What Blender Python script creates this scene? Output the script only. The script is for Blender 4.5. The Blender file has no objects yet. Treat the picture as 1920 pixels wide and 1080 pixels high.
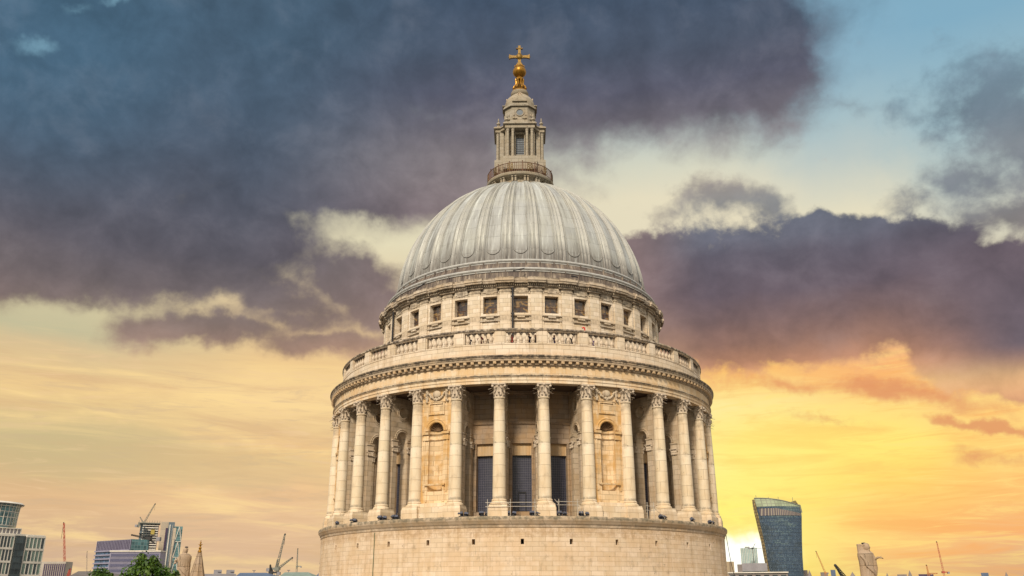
import bpy, bmesh, math, random
from math import sin, cos, pi, radians, atan2, hypot, sqrt, degrees
from mathutils import Vector, Matrix
random.seed(7)
scene = bpy.context.scene
COL = scene.collection

# ------------------------------------------------------------------ camera
F, PITCH, ROLL, YAW, DIST, CH = 1616.73, 0.34278, -0.00241, -0.01086, 92.0, 33.0
FW = Vector((sin(YAW)*cos(PITCH), cos(YAW)*cos(PITCH), sin(PITCH)))
RT0 = Vector((cos(YAW), -sin(YAW), 0)); UP0 = RT0.cross(FW)
RT = RT0*cos(ROLL)+UP0*sin(ROLL); UP = UP0*cos(ROLL)-RT0*sin(ROLL)
CAM = Vector((0, -DIST, CH))
cd = bpy.data.cameras.new('camera'); cam = bpy.data.objects.new('camera', cd); COL.objects.link(cam)
cd.sensor_width = 36; cd.lens = F/1920*36; cd.clip_start = 0.5; cd.clip_end = 20000
cam.matrix_world = Matrix(((RT.x, UP.x, -FW.x, CAM.x), (RT.y, UP.y, -FW.y, CAM.y), (RT.z, UP.z, -FW.z, CAM.z), (0, 0, 0, 1)))
scene.camera = cam

def ray(px, py):
    return (FW + RT*((px-960)/F) - UP*((py-540)/F)).normalized()
def ang(px, py):                      # direction of a pixel as azimuth, elevation in degrees
    d = ray(px, py); return degrees(atan2(d.x, d.y)), degrees(math.asin(d.z))
def hit(px, py, Y):                   # world point where the ray crosses the plane Y metres ahead
    d = ray(px, py); return CAM + d*(Y/d.y)
def S(r, g, b):                       # picture colour -> linear
    f = lambda c: (c/255/12.92 if c/255 <= .04045 else ((c/255+.055)/1.055)**2.4)
    return (f(r), f(g), f(b), 1)

# ------------------------------------------------------------------ node expressions
class X:
    def __init__(s, g, o): s.g, s.o = g, o
    def m(s, op, *a, clamp=False):
        n = s.g.t.nodes.new('ShaderNodeMath'); n.operation = op; n.use_clamp = clamp
        for i, v in enumerate((s,)+a): s.g.put(n.inputs[i], v)
        return X(s.g, n.outputs[0])
    def __add__(s, b): return s.m('ADD', b)
    def __sub__(s, b): return s.m('SUBTRACT', b)
    def __mul__(s, b): return s.m('MULTIPLY', b)
    def __truediv__(s, b): return s.m('DIVIDE', b)
class G:
    def __init__(s, tree): s.t = tree
    def put(s, inp, v):
        if isinstance(v, X): s.t.links.new(v.o, inp)
        else:
            inp.default_value = v
    def n(s, kind, out=0, ins=(), **kw):
        n = s.t.nodes.new('ShaderNode'+kind)
        for k, v in kw.items(): setattr(n, k, v)
        for k, v in dict(ins).items(): s.put(n.inputs[k], v)
        return X(s, n.outputs[out])
    def vec(s, x, y, z=0.0): return s.n('CombineXYZ', ins={0: x, 1: y, 2: z})
    def sep(s, v):
        n = s.t.nodes.new('ShaderNodeSeparateXYZ'); s.put(n.inputs[0], v); return [X(s, o) for o in n.outputs]
    def noise(s, v, sc, det=4, rough=.55, dist=0.0, out=0):
        return s.n('TexNoise', out, {'Vector': v, 'Scale': sc, 'Detail': det, 'Roughness': rough, 'Distortion': dist})
    def ss(s, x, a, b, lo=0.0, hi=1.0, kind='SMOOTHSTEP'):
        return s.n('MapRange', 0, {0: x, 1: a, 2: b, 3: lo, 4: hi}, interpolation_type=kind)
    def lin(s, x, a, b, lo=0.0, hi=1.0): return s.ss(x, a, b, lo, hi, 'LINEAR')
    def mix(s, f, a, b, mode='MIX'):
        n = s.t.nodes.new('ShaderNodeMix'); n.data_type = 'RGBA'; n.blend_type = mode; n.clamp_factor = True
        s.put(n.inputs[0], f); s.put(n.inputs[6], a); s.put(n.inputs[7], b); return X(s, n.outputs[2])
    def ramp(s, x, stops):
        n = s.t.nodes.new('ShaderNodeValToRGB'); s.put(n.inputs[0], x); r = n.color_ramp
        stops = sorted(stops)
        while len(r.elements) < len(stops): r.elements.new(.5)
        for e, (p, c) in zip(r.elements, stops): e.position = p
        for e, (p, c) in zip(r.elements, stops): e.color = c
        return X(s, n.outputs[0])

# ------------------------------------------------------------------ world
SUN_AZ, SUN_EL = -163.0, 38.0          # soft daylight from behind and left of the camera
w = bpy.data.worlds.new('World'); scene.world = w; w.use_nodes = True
w.node_tree.nodes.clear(); g = G(w.node_tree)
d = g.n('TexCoord', 0); dx, dy, dz = g.sep(d)
az0 = dx.m('ARCTAN2', dy)*57.2958; el0 = dz.m('ARCSINE')*57.2958
av = g.vec(az0, el0)
wa = g.noise(av, .16, 5, .6); wb = g.noise(g.vec(az0+40.0, el0+17.0), .16, 5, .6)
waf = g.noise(g.vec(az0+9.0, el0+3.0), .5, 5, .6); wbf = g.noise(g.vec(az0+70.0, el0+27.0), .5, 5, .6)
az = az0+(wa-.5)*5.0+(waf-.5)*1.8; el = el0+(wb-.5)*3.2+(wbf-.5)*1.4
wv = g.vec(az, el)
def vramp(x, rows):
    return [(max(0, min(1, ang(x, y)[1]/45.0)), S(*c)) for y, c in rows]
eln = (el0+(wa-.5)*1.6)/45.0
cols = [
 (100, [(0,(92,148,178)),(100,(115,160,182)),(330,(190,182,158)),(470,(205,192,155)),(560,(208,196,156)),(620,(196,188,150)),(650,(215,190,145)),(720,(238,202,140)),(790,(222,194,138)),(810,(203,184,134)),(860,(205,180,130)),(930,(225,184,135)),(1000,(214,178,140)),(1080,(205,172,145))]),
 (560, [(0,(92,148,178)),(200,(175,180,170)),(440,(228,218,182)),(560,(224,198,155)),(680,(238,200,140)),(750,(250,214,150)),(800,(238,202,142)),(850,(238,194,134)),(900,(240,196,140)),(1000,(226,186,145)),(1080,(214,178,145))]),
 (1330,[(0,(128,168,188)),(150,(158,182,190)),(250,(192,200,192)),(300,(212,212,192)),(360,(230,220,190)),(470,(228,216,186)),(690,(252,186,100)),(740,(255,222,140)),(760,(255,232,158)),(830,(255,232,138)),(880,(255,242,148)),(950,(255,240,112)),(1030,(255,245,130)),(1080,(250,216,90))]),
 (1650,[(0,(134,174,196)),(120,(146,180,196)),(200,(166,190,196)),(270,(186,198,194)),(330,(210,210,192)),(400,(232,222,190)),(480,(228,216,186)),(690,(250,182,112)),(760,(255,216,128)),(830,(255,230,116)),(900,(255,208,100)),(960,(255,196,104)),(1030,(248,188,116)),(1080,(226,178,124))]),
 (1880,[(0,(130,172,194)),(200,(160,188,196)),(330,(190,200,192)),(400,(212,210,190)),(480,(228,218,188)),(700,(250,194,124)),(770,(255,210,122)),(850,(255,204,112)),(930,(252,190,108)),(1000,(244,184,124)),(1060,(222,174,126)),(1080,(214,168,125))]),
]
sky = None
for i, (x, rows) in enumerate(cols):
    c = g.ramp(eln, vramp(x, rows))
    if sky is None: sky = c
    else: sky = g.mix(g.ss(az, ang(cols[i-1][0], 700)[0], ang(x, 700)[0]), sky, c)
# thin streaky veil low in the sky
st = g.noise(g.vec(az0*.09, el0*.75+az0*.03), 1.0, 7, .62, .6)
low = g.ss(el0, ang(960, 640)[1], ang(960, 760)[1])
st2 = g.noise(g.vec(az0*.16+5.0, el0*1.5-az0*.05), 1.0, 7, .65, 1.2)
sky = g.mix((g.ss(st, .48, .70))*low*.65, sky, g.mix(g.ss(az0, 4.0, 16.0), S(255,220,150), S(255,224,128)))
sky = g.mix((g.ss(st, .52, .32))*low*.55, sky, g.mix(g.ss(az0, 4.0, 16.0), S(214,174,128), S(250,168,88)))
sky = g.mix((g.ss(st2, .52, .68))*low*.5, sky, g.mix(g.ss(az0, 4.0, 16.0), S(240,202,154), S(255,222,126)))
sky = g.mix((g.ss(st2, .48, .32))*low*.4, sky, g.mix(g.ss(az0, 4.0, 16.0), S(206,176,140), S(246,180,92)))
# olive bank low on the left
ob = g.n('Mapping', 0, {'Vector': wv, 'Location': (*ang(230, 850), 0), 'Scale': (17, 2.2, 1), 'Rotation': (0, 0, radians(-3))}, vector_type='TEXTURE')
sky = g.mix(g.ss(g.n('VectorMath', 1, {0: ob}, operation='LENGTH'), 1.0, .55)*.4, sky, S(206,184,134))
# low sun glow
sa, se = ang(1392, 1036)
def dist(a, b, rx, ry, A=az0, E=el0):
    return (((A-a)/rx).m('POWER', 2)+((E-b)/ry).m('POWER', 2)).m('SQRT')
dx_ = (az0-sa)/9.5
gl = ((((az0-sa).m('ABSOLUTE')/6.5).m('POWER', 2)+((el0-se)/9.0).m('POWER', 2))*-1.0).m('EXPONENT')
sky = g.mix(gl*.5, sky, S(255,242,124))
yb = g.n('Mapping', 0, {'Vector': wv, 'Location': (*ang(1500, 850), 0), 'Scale': (10, 3.6, 1)}, vector_type='TEXTURE')
sky = g.mix(g.ss(g.n('VectorMath', 1, {0: yb}, operation='LENGTH'), 1.0, .2)*.4, sky, S(255,236,108))
core = ((((az-sa)/2.8).m('POWER', 2)+((el-se)/1.5).m('POWER', 2))*-1.0).m('EXPONENT')
sky = g.mix(g.ss(core, .12, .7), sky, (1.25, 1.25, 1.1, 1))

# cloud banks: (x, y, rx, ry, tilt) ellipses in the photograph's pixels turned into sky directions
def field(blobs, wv=wv):
    f = None
    for (x, y, rx, ry, rot, wt) in blobs:
        a, e = ang(x, y); a1, e1 = ang(x+10, y); a2, e2 = ang(x, y-10)
        kx = hypot(a1-a, e1-e)/10; ky = hypot(a2-a, e2-e)/10
        r0 = atan2(e1-e, a1-a)+radians(-rot)
        mp = g.n('Mapping', 0, {'Vector': wv, 'Location': (a, e, 0), 'Rotation': (0, 0, r0), 'Scale': (rx*kx, ry*ky, 1)}, vector_type='TEXTURE')
        v = g.lin(g.n('VectorMath', 1, {0: mp}, operation='LENGTH'), 0.0, 2.0, wt, -wt)
        f = v if f is None else f.m('SMOOTH_MAX', v, .18)
    return f
def clump(sc, sx=1.0, off=0.0): return g.noise(g.vec(az0*sx+off, el0+off), sc, 8, .6, .25)
n1 = clump(.22, .8); n2 = clump(.38, .85, 31.0); n3 = clump(.6, .8, 77.0)
cl_left = [(60,(80,140,170)),(0,(70,100,124)),(150,(76,98,120)),(260,(82,94,112)),(380,(94,94,106)),(450,(102,96,104)),(520,(122,108,108)),(580,(134,112,106)),(630,(162,126,108)),(670,(208,158,120)),(720,(235,190,130))]
cl_mid = [(0,(68,88,112)),(100,(80,92,112)),(180,(96,96,114)),(250,(122,114,122)),(300,(146,134,136)),(350,(150,134,134)),(400,(142,122,122)),(560,(142,112,108)),(620,(160,124,108)),(680,(222,164,118)),(730,(245,190,125))]
cl_right = [(0,(70,98,120)),(150,(108,142,162)),(250,(104,124,142)),(300,(104,116,132)),(350,(124,128,138)),(400,(112,116,130)),(440,(112,112,126)),(470,(106,98,110)),(540,(116,98,106)),(590,(138,106,100)),(640,(164,116,92)),(675,(204,136,88)),(700,(246,166,92)),(730,(254,190,100)),(800,(240,160,96))]
cc = g.ramp(eln, vramp(200, cl_left[1:]))
cc = g.mix(g.ss(az0, ang(450,300)[0], ang(900,300)[0]), cc, g.ramp(eln, vramp(960, cl_mid)))
rf = g.ss(az0, ang(1180,400)[0], ang(1330,400)[0])*g.ss(el0, ang(1300,320)[1], ang(1300,400)[1])
rf = rf.m('MAXIMUM', g.ss(az0, ang(1520,200)[0], ang(1700,200)[0]))
cc = g.mix(rf, cc, g.ramp(eln, vramp(1500, cl_right)))
cc = g.mix(g.ss(az0, ang(1600,560)[0], ang(1920,560)[0])*g.ss(el0, ang(1800,750)[1], ang(1800,650)[1])*g.ss(el0, ang(1800,420)[1], ang(1800,520)[1]), cc, S(118,100,108))
bl = dist(*ang(60, 60), 9, 8)
cc = g.mix(g.ss(bl, 1.5, .2)*.6, cc, S(62,112,142))
shade = g.lin(n2+(n1-.5)*.6, .3, .7, .66, .98)
cc = g.mix(1.0, cc, g.n('CombineColor', 0, {0: shade, 1: shade, 2: shade}), 'MULTIPLY')
rim = g.ss(n1+(n2-.5)*.4, .50, .72)
cc = g.mix(rim*.09, cc, S(150,142,144))
cc = g.n('HueSaturation', 0, {'Color': cc, 'Saturation': .88})
F1 = field([(330,170,660,290,0,1.1),(900,90,560,190,0,1),(1290,60,240,110,0,1),(1420,120,130,90,30,1),(1130,170,240,85,0,1),(1250,150,260,90,0,1),(60,330,260,120,0,1),(1440,40,90,70,0,.7),(640,290,340,120,0,1.1),
            (120,430,380,120,0,1.1),(380,470,200,80,6,1),(480,440,120,70,14,1),(430,380,130,60,0,1),(680,378,170,42,4,1),(330,515,190,50,6,1),(560,360,130,60,0,1),(790,370,80,40,-10,.8),(800,330,170,85,-8,1),(850,270,120,80,0,.8)])
F2 = field([(650,520,135,62,8,1.1),(710,570,100,50,0,1),(480,545,220,50,12,.9),(420,620,200,36,3,.9),(600,640,190,36,3,.9),(290,612,90,36,0,.7),(120,530,260,46,4,.9),(760,650,110,40,0,.6),(560,590,160,40,0,.7)])
F3 = field([(1500,545,350,140,0,1),(1830,580,330,140,6,1),(1290,570,150,130,0,.9),(1240,490,110,60,0,.8),(1850,670,220,75,10,1),(1360,640,170,62,0,.8),(1620,450,230,55,0,1),(1800,500,250,60,10,1)])
F4 = field([(1850,180,190,110,-15,.9),(1930,250,190,140,0,1),(1800,430,160,50,10,.7),(1830,330,120,70,0,.8),(1890,400,150,60,0,1),(1720,380,90,40,0,.5),(1345,385,115,50,0,.9),(1430,400,75,50,0,1),(1270,400,60,40,0,.5)])
F6 = field([(1220,235,260,80,6,.9),(1080,240,150,100,0,1),(1390,240,140,60,0,.6),(880,380,130,60,0,.6),(1600,200,260,24,8,.5),(1000,330,120,60,0,.4)])
F5 = field([(1850,803,130,20,2,1.2),(1700,740,240,34,8,.8),(1480,722,190,26,3,.6),(1580,790,180,14,4,.4),(1240,650,60,26,0,.3),(1880,860,160,14,2,.4)])
a1 = g.ss(F1.m('MINIMUM', .9)+.16+(n1-.5)*.75+(n3-.5)*.3, -.30, .52)
a2 = g.ss(F2+(n1-.5)*1.0+(n3-.5)*.6, -.18, .55)*.95
a3 = g.ss(F3+(n2-.5)*.9+(n3-.5)*.5, -.12, .22)
a4 = g.ss(F4+(n2-.5)*1.5+(n3-.5)*1.1, -.12, .8)*.82
a5 = g.ss(F5+(n2-.5)*1.4+(n3-.5)*.8, .0, .8)*.8
a6 = g.ss(F6+(n1-.5)*1.4+(n3-.5)*.6, -.1, 1.0)*.75
out = sky
out = g.mix(a5, out, g.mix(g.ss(az0, 10, 20), S(236,150,84), S(222,142,92)))
for a in (a6, a4, a3, a2, a1): out = g.mix(a, out, cc)
# light holes in the left bank
hb = field([(60,90,60,34,0,1),(140,20,60,20,0,.6),(215,0,50,22,0,1)])
out = g.mix(g.ss(hb+(n3-.5)*.6, .2, 1.1)*.55, out, S(140,185,205))
# unseen sky behind the camera: bright broken overcast, shaped to light the stone front
bz = g.noise(d, 2.6, 6, .6)
back = g.ramp(dz, [(0, (.30, .30, .34, 1)), (.05, (.16, .22, .32, 1)), (.072, (.30, .36, .40, 1)), (.098, (1.0, .95, .55, 1)), (.22, (1.35, 1.08, .74, 1)), (.4, (1.05, .95, .82, 1)), (1, (.72, .74, .78, 1))])
back = g.mix(g.ss(bz, .35, .7)*.5, back, (.30, .36, .46, 1))
out = g.mix(g.ss(az0.m('ABSOLUTE'), 38.0, 75.0), out, back)
out = g.mix(g.ss(el0, 38.0, 60.0), out, back)
out = g.mix(g.ss(dz, 0.0, -.06), out, (.10, .09, .075, 1))
nis = g.n('TexSky', 0, sky_type='NISHITA', sun_disc=False, sun_elevation=radians(SUN_EL), sun_rotation=radians(SUN_AZ))
bg1 = g.n('Background', 0, {0: out, 1: 1.0}); bg2 = g.n('Background', 0, {0: nis, 1: .004})
ad = g.n('AddShader', 0, {0: bg1, 1: bg2})
wo = w.node_tree.nodes.new('ShaderNodeOutputWorld'); g.put(wo.inputs[0], ad)

sl = bpy.data.lights.new('sun', 'SUN'); so = bpy.data.objects.new('sun', sl); COL.objects.link(so)
sl.energy = 3.9; sl.angle = radians(9); sl.color = (1, .86, .68)
sd = Vector((sin(radians(SUN_AZ))*cos(radians(SUN_EL)), cos(radians(SUN_AZ))*cos(radians(SUN_EL)), sin(radians(SUN_EL))))
so.rotation_euler = sd.to_track_quat('Z', 'Y').to_euler(); so.location = (0, -60, 150)
vs = scene.view_settings; vs.view_transform = 'Standard'; vs.look = 'None'; vs.exposure = 0.0; vs.gamma = 1; vs.use_curve_mapping = False
scene.cycles.max_bounces = 5; scene.cycles.diffuse_bounces = 3
w.cycles.sampling_method = 'MANUAL'; w.cycles.sample_map_resolution = 512

# ------------------------------------------------------------------ materials
def mat(name):
    m = bpy.data.materials.new(name); m.use_nodes = True; m.node_tree.nodes.clear(); return m, G(m.node_tree)
def finish(g, col, rough=.85, height=None, bump=.3, dist=.05, metal=0.0, spec=.4, **kw):
    ins = {'Base Color': col, 'Roughness': rough, 'Metallic': metal, 'Specular IOR Level': spec}
    ins.update(kw)
    if height is not None:
        ins['Normal'] = g.n('Bump', 0, {'Strength': bump, 'Distance': dist, 'Height': height})
    b = g.n('BsdfPrincipled', 0, ins)
    o = g.t.nodes.new('ShaderNodeOutputMaterial'); g.put(o.inputs[0], b)
def stone(name, base, bw=1.0, bh=.42, joint=.55, jw=.012, var=.16, ochre=.0, soot=.25, cyl=19.0, bands=(), spots=.0, streak=.4, och_col=(.62,.36,.13,1)):
    m, g = mat(name); co = g.n('TexCoord', 3); x, y, z = g.sep(co)
    rad = (x*x+y*y).m('SQRT')
    if cyl: u = x.m('ARCTAN2', y*-1.0)*cyl+rad
    else: u = x+y
    bv = g.vec(u, z)
    nb = g.noise(co, .55, 5, .6); nf = g.noise(co, 7.0, 4, .65)
    ns = g.noise(g.vec(x*2.2, y*2.2, z*.22), 1.0, 6, .65)
    br = g.t.nodes.new('ShaderNodeTexBrick'); g.put(br.inputs['Vector'], bv)
    br.inputs['Scale'].default_value = 1; br.inputs['Brick Width'].default_value = bw; br.inputs['Row Height'].default_value = bh
    br.inputs['Mortar Size'].default_value = jw; br.inputs['Mortar Smooth'].default_value = .3; br.inputs['Bias'].default_value = -.1
    b = Vector(base[:3]); k1 = (1+var); k2 = (1-var)
    br.inputs['Color1'].default_value = (b[0]*k1, b[1]*k1, b[2]*k1*1.02, 1)
    br.inputs['Color2'].default_value = (b[0]*k2, b[1]*k2*.97, b[2]*k2*.9, 1)
    br.inputs['Mortar'].default_value = (b[0]*joint, b[1]*joint*.95, b[2]*joint*.88, 1)
    c = X(g, br.outputs['Color']); fac = X(g, br.outputs['Fac'])
    c = g.mix(g.ss(nb, .38, .68)*.4, c, (b[0]*.86, b[1]*.76, b[2]*.62, 1))
    c = g.mix(g.ss(ns, .5, .75)*streak*.8, c, (b[0]*.62, b[1]*.55, b[2]*.47, 1))
    c = g.mix(g.ss(nf, .55, .8)*.25, c, (b[0]*.7, b[1]*.66, b[2]*.6, 1))
    if ochre: c = g.mix(g.ss(nb+(ns-.5)*.5, .40, .62)*ochre, c, och_col)
    c = g.mix(g.ss(g.noise(co, 1.3, 7, .7)+(ns-.5)*.35, .54, .74)*soot, c, (.11, .09, .07, 1))
    c = g.mix(g.ss(ns, .46, .3)*.35, c, (min(1, b[0]*1.22), min(1, b[1]*1.24), min(1, b[2]*1.28), 1))
    if spots: c = g.mix(g.ss(g.noise(co, 3.2, 2, .5), .74, .78)*spots, c, (.12, .09, .06, 1))
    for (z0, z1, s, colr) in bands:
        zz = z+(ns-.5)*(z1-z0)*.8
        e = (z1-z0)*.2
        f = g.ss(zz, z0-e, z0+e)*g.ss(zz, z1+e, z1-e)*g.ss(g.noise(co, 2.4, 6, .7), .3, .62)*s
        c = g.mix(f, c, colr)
    h = nf*.35-fac*1.0+g.noise(co, 22, 3, .6)*.15
    finish(g, c, .9, h, .55, .03)
    return m
SOOT = (.085, .07, .055, 1)
M = {}
M['ashlar'] = stone('ashlar_drum', (.66, .535, .395), 1.05, .37, .62, .012, .08, .14, .45, 20, [(4.5, 5.3, .6, (.36,.23,.12,1)), (2.2, 4.2, .3, (.50,.36,.22,1))], 1.0, .8)
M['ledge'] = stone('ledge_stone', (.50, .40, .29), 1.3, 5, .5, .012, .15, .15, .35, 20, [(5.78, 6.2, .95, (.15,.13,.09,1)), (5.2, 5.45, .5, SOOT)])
M['column'] = stone('column_stone', (.70, .61, .46), 9.0, .93, .50, .016, .08, .12, .35, .5, [(15.2, 16.0, .4, SOOT), (7.3, 7.7, .5, SOOT)], .9, .6)
M['plinth'] = stone('plinth_stone', (.66, .56, .42), 1.1, .5, .5, .014, .08, .15, .5, 0, [], .6, .5)
M['capital'] = stone('capital_stone', (.54, .46, .36), 9, 9, .5, .01, .05, .0, .95, 0, [], .5, 1.0)
M['niche'] = stone('ochre_niche_stone', (.62, .47, .29), .8, .42, .55, .014, .20, .95, .35, 20, [], 0, .5, (.55, .33, .12, 1))
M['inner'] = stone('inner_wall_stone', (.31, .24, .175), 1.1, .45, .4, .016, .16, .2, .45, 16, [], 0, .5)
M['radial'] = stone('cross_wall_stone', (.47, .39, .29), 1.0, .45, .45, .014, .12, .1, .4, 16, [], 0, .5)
M['shell'] = stone('shaded_shell', (.22, .14, .08), 9, 9, .5, .01, .05, 0, .9, 0, [], 0, .9)  # dark base colour paints the shade of the hollow, with soot blotches over it
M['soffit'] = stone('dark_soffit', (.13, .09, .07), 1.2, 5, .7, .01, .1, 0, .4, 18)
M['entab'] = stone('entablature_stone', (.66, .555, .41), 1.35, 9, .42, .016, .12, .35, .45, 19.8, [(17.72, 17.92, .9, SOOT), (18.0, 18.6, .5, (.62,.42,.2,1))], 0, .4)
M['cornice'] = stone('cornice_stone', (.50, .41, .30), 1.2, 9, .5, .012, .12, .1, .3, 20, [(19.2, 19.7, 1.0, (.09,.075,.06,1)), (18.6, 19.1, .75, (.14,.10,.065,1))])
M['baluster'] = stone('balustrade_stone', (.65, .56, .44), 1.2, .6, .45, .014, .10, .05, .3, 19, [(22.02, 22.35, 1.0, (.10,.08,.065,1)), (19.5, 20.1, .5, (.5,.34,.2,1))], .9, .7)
M['balstone'] = stone('baluster_stone', (.60, .51, .40), 9, 9, .5, .01, .05, 0, .6, 0, [(.80, 1.2, 1.0, (.05,.04,.035,1)), (.55, .75, .5, SOOT), (0, .12, .6, SOOT)], 0, .9)  # near-black top band paints the shade under the rail; lower bands are soot
M['attic'] = stone('attic_stone', (.66, .58, .465), .9, .42, .52, .013, .10, .06, .4, 15, [(27.0, 27.6, .7, SOOT), (24.2, 24.8, .4, SOOT)], .6, .9)
M['atticcorn'] = stone('attic_cornice_stone', (.50, .43, .34), 1.0, 9, .4, .014, .14, .05, 1.0, 15.5, [(27.5, 27.95, .9, SOOT), (28.3, 28.6, .8, SOOT)], 0, 1.0)
M['lantern'] = stone('lantern_stone', (.33, .30, .24), .8, .45, .5, .012, .08, .04, .7, 0, [], 0, 1.0)
M['statue'] = stone('statue_stone', (.34, .26, .185), 1.3, .95, .3, .02, .10, .1, .3, 0, [], 0, .8)

def simple(name, col, rough=.6, metal=0.0, nz=.15, sc=3.0, spec=.4):
    m, g = mat(name); co = g.n('TexCoord', 3); n = g.noise(co, sc, 5, .6)
    c = g.mix(g.ss(n, .35, .7)*nz*2, col, tuple(v*.5 for v in col[:3])+(1,))
    finish(g, c, rough, n, .15, .02, metal, spec); return m
def lead(name, base, dark):
    m, g = mat(name); co = g.n('TexCoord', 3); x, y, z = g.sep(co)
    a = x.m('ARCTAN2', y*-1.0); rad = (x*x+y*y).m('SQRT')
    b = base
    ns = g.noise(g.vec(a*22.0, z*.16, rad*.1), 1.0, 7, .68); ns2 = g.noise(g.vec(a*60.0, z*.35, 3.0), 1.0, 5, .7)
    nb = g.noise(co, .3, 5, .6); nf = g.noise(co, 5, 5, .7)
    br = g.t.nodes.new('ShaderNodeTexBrick')
    # arc length up the dome is close to z low down and to the radius near the top
    arc = z*.62-rad*.9
    g.put(br.inputs['Vector'], g.vec(a*(32/(2*pi))*2.0+.5, arc))
    br.offset = .0
    for k, v in (('Scale', 1), ('Brick Width', 1.0), ('Row Height', 1.25), ('Mortar Size', .012), ('Mortar Smooth', .2)): br.inputs[k].default_value = v
    br.inputs['Color1'].default_value = tuple(v*1.1 for v in b)+(1,); br.inputs['Color2'].default_value = tuple(v*.92 for v in b)+(1,)
    br.inputs['Mortar'].default_value = tuple(v*.42 for v in b)+(1,)
    c = X(g, br.outputs['Color'])
    c = g.mix(g.ss(nb, .4, .65)*.5, c, (b[0]*1.12, b[1]*1.1, b[2]*.98, 1))
    c = g.mix(g.ss(ns, .48, .72)*dark, c, (b[0]*.45, b[1]*.42, b[2]*.38, 1))
    c = g.mix(g.ss(ns, .46, .3)*.8, c, (b[0]*1.65, b[1]*1.68, b[2]*1.65, 1))
    c = g.mix(g.ss(ns2, .45, .3)*.5, c, (b[0]*1.5, b[1]*1.52, b[2]*1.5, 1))
    c = g.mix(g.ss(ns2, .56, .75)*dark*.7, c, (.17, .125, .08, 1))
    c = g.mix(g.ss(z, 33.5, 31.0)*g.ss(ns2, .3, .58)*.85, c, (.11, .095, .085, 1))
    finish(g, c, .62, nf*.5-X(g, br.outputs['Fac'])*.8+ns2*.3, .35, .04, 0, .45); return m
M['lead'] = lead('dome_lead', (.335, .35, .345), .95)
M['leadrib'] = lead('rib_lead', (.37, .375, .355), .8)
M['leaddark'] = stone('stained_lead', (.20, .175, .155), 1.45, 4, .5, .02, .25, 0, .4, 14.5, [], 0, .9)
def streaky(name):
    m, g = mat(name); co = g.n('TexCoord', 3); x, y, z = g.sep(co); a = x.m('ARCTAN2', y*-1.0)
    n = g.noise(g.vec(a*75.0, z*.25), 1.0, 5, .7); n2 = g.noise(g.vec(a*16.0, z*.6), 1.0, 4, .6)
    c = g.ramp(n+(n2-.5)*.7, [(.3, (.06,.048,.045,1)), (.5, (.12,.095,.08,1)), (.62, (.22,.18,.14,1)), (.75, (.45,.40,.33,1))])
    finish(g, c, .75, n, .3, .03); return m
M['streak'] = streaky('streaked_lead_wall')
M['tube'] = simple('lead_roll', (.42, .42, .40, 1), .55, 0, .25, 2.5)
M['gold'] = simple('gilding', (.36, .18, .02, 1), .42, .6, .42, 5)
M['goldcross'] = simple('worn_gilding', (.20, .12, .022, 1), .5, .5, .5, 6)
M['iron'] = simple('rusty_brown_iron', (.14, .065, .035, 1), .6, .2, .35, 8)
M['dark'] = simple('dark_iron', (.03, .03, .035, 1), .5, .3)
M['steel'] = simple('galvanised_tube', (.55, .50, .42, 1), .45, .3)
M['void'] = simple('unlit_void', (.015, .013, .012, 1), .9)
def glass(name, col, rough=.12, spec=.8, nz=0.3, sc=1.5):
    m, g = mat(name); co = g.n('TexCoord', 3); n = g.noise(co, sc, 4, .6)
    c = g.mix(g.ss(n, .35, .65)*nz, col, tuple(v*.45 for v in col[:3])+(1,))
    finish(g, c, rough, n, .06, .02, 0, spec); return m
M['winglass'] = glass('leaded_glass', (.045, .048, .075, 1), .25, .35)
_m, _g = mat('attic_glass'); _n = _g.noise(_g.n('TexCoord', 3), 1.9, 5, .6, 1.0)
_v = _g.sep(_g.n('TexCoord', 3)); _n2 = _g.noise(_g.vec(_g.n('ObjectInfo', 5)*40.0, _v[2]*.9, _v[0]*.9), 1.4, 4, .6, 1.0)
finish(_g, _g.ramp(_n2, [(.36, (.02,.016,.02,1)), (.5, (.07,.05,.04,1)), (.58, (.26,.16,.05,1)), (.66, (.16,.13,.14,1))]), .12, _n, .08, .02, 0, .7); M['atticglass'] = _m  # ochre patches paint a mottled golden reflection into the panes
M['lantglass'] = glass('lantern_glass', (.14, .17, .20, 1), .2, .6)
M['muntin'] = simple('lead_muntin', (.14, .14, .18, 1), .5)
M['ground'] = simple('paved_ground', (.11, .10, .09, 1), .9, 0, .3, .05)
M['board'] = stone('ribbed_panel_stone', (.50, .38, .24), .28, 9, .72, .02, .06, .4, .1, 16)

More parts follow.
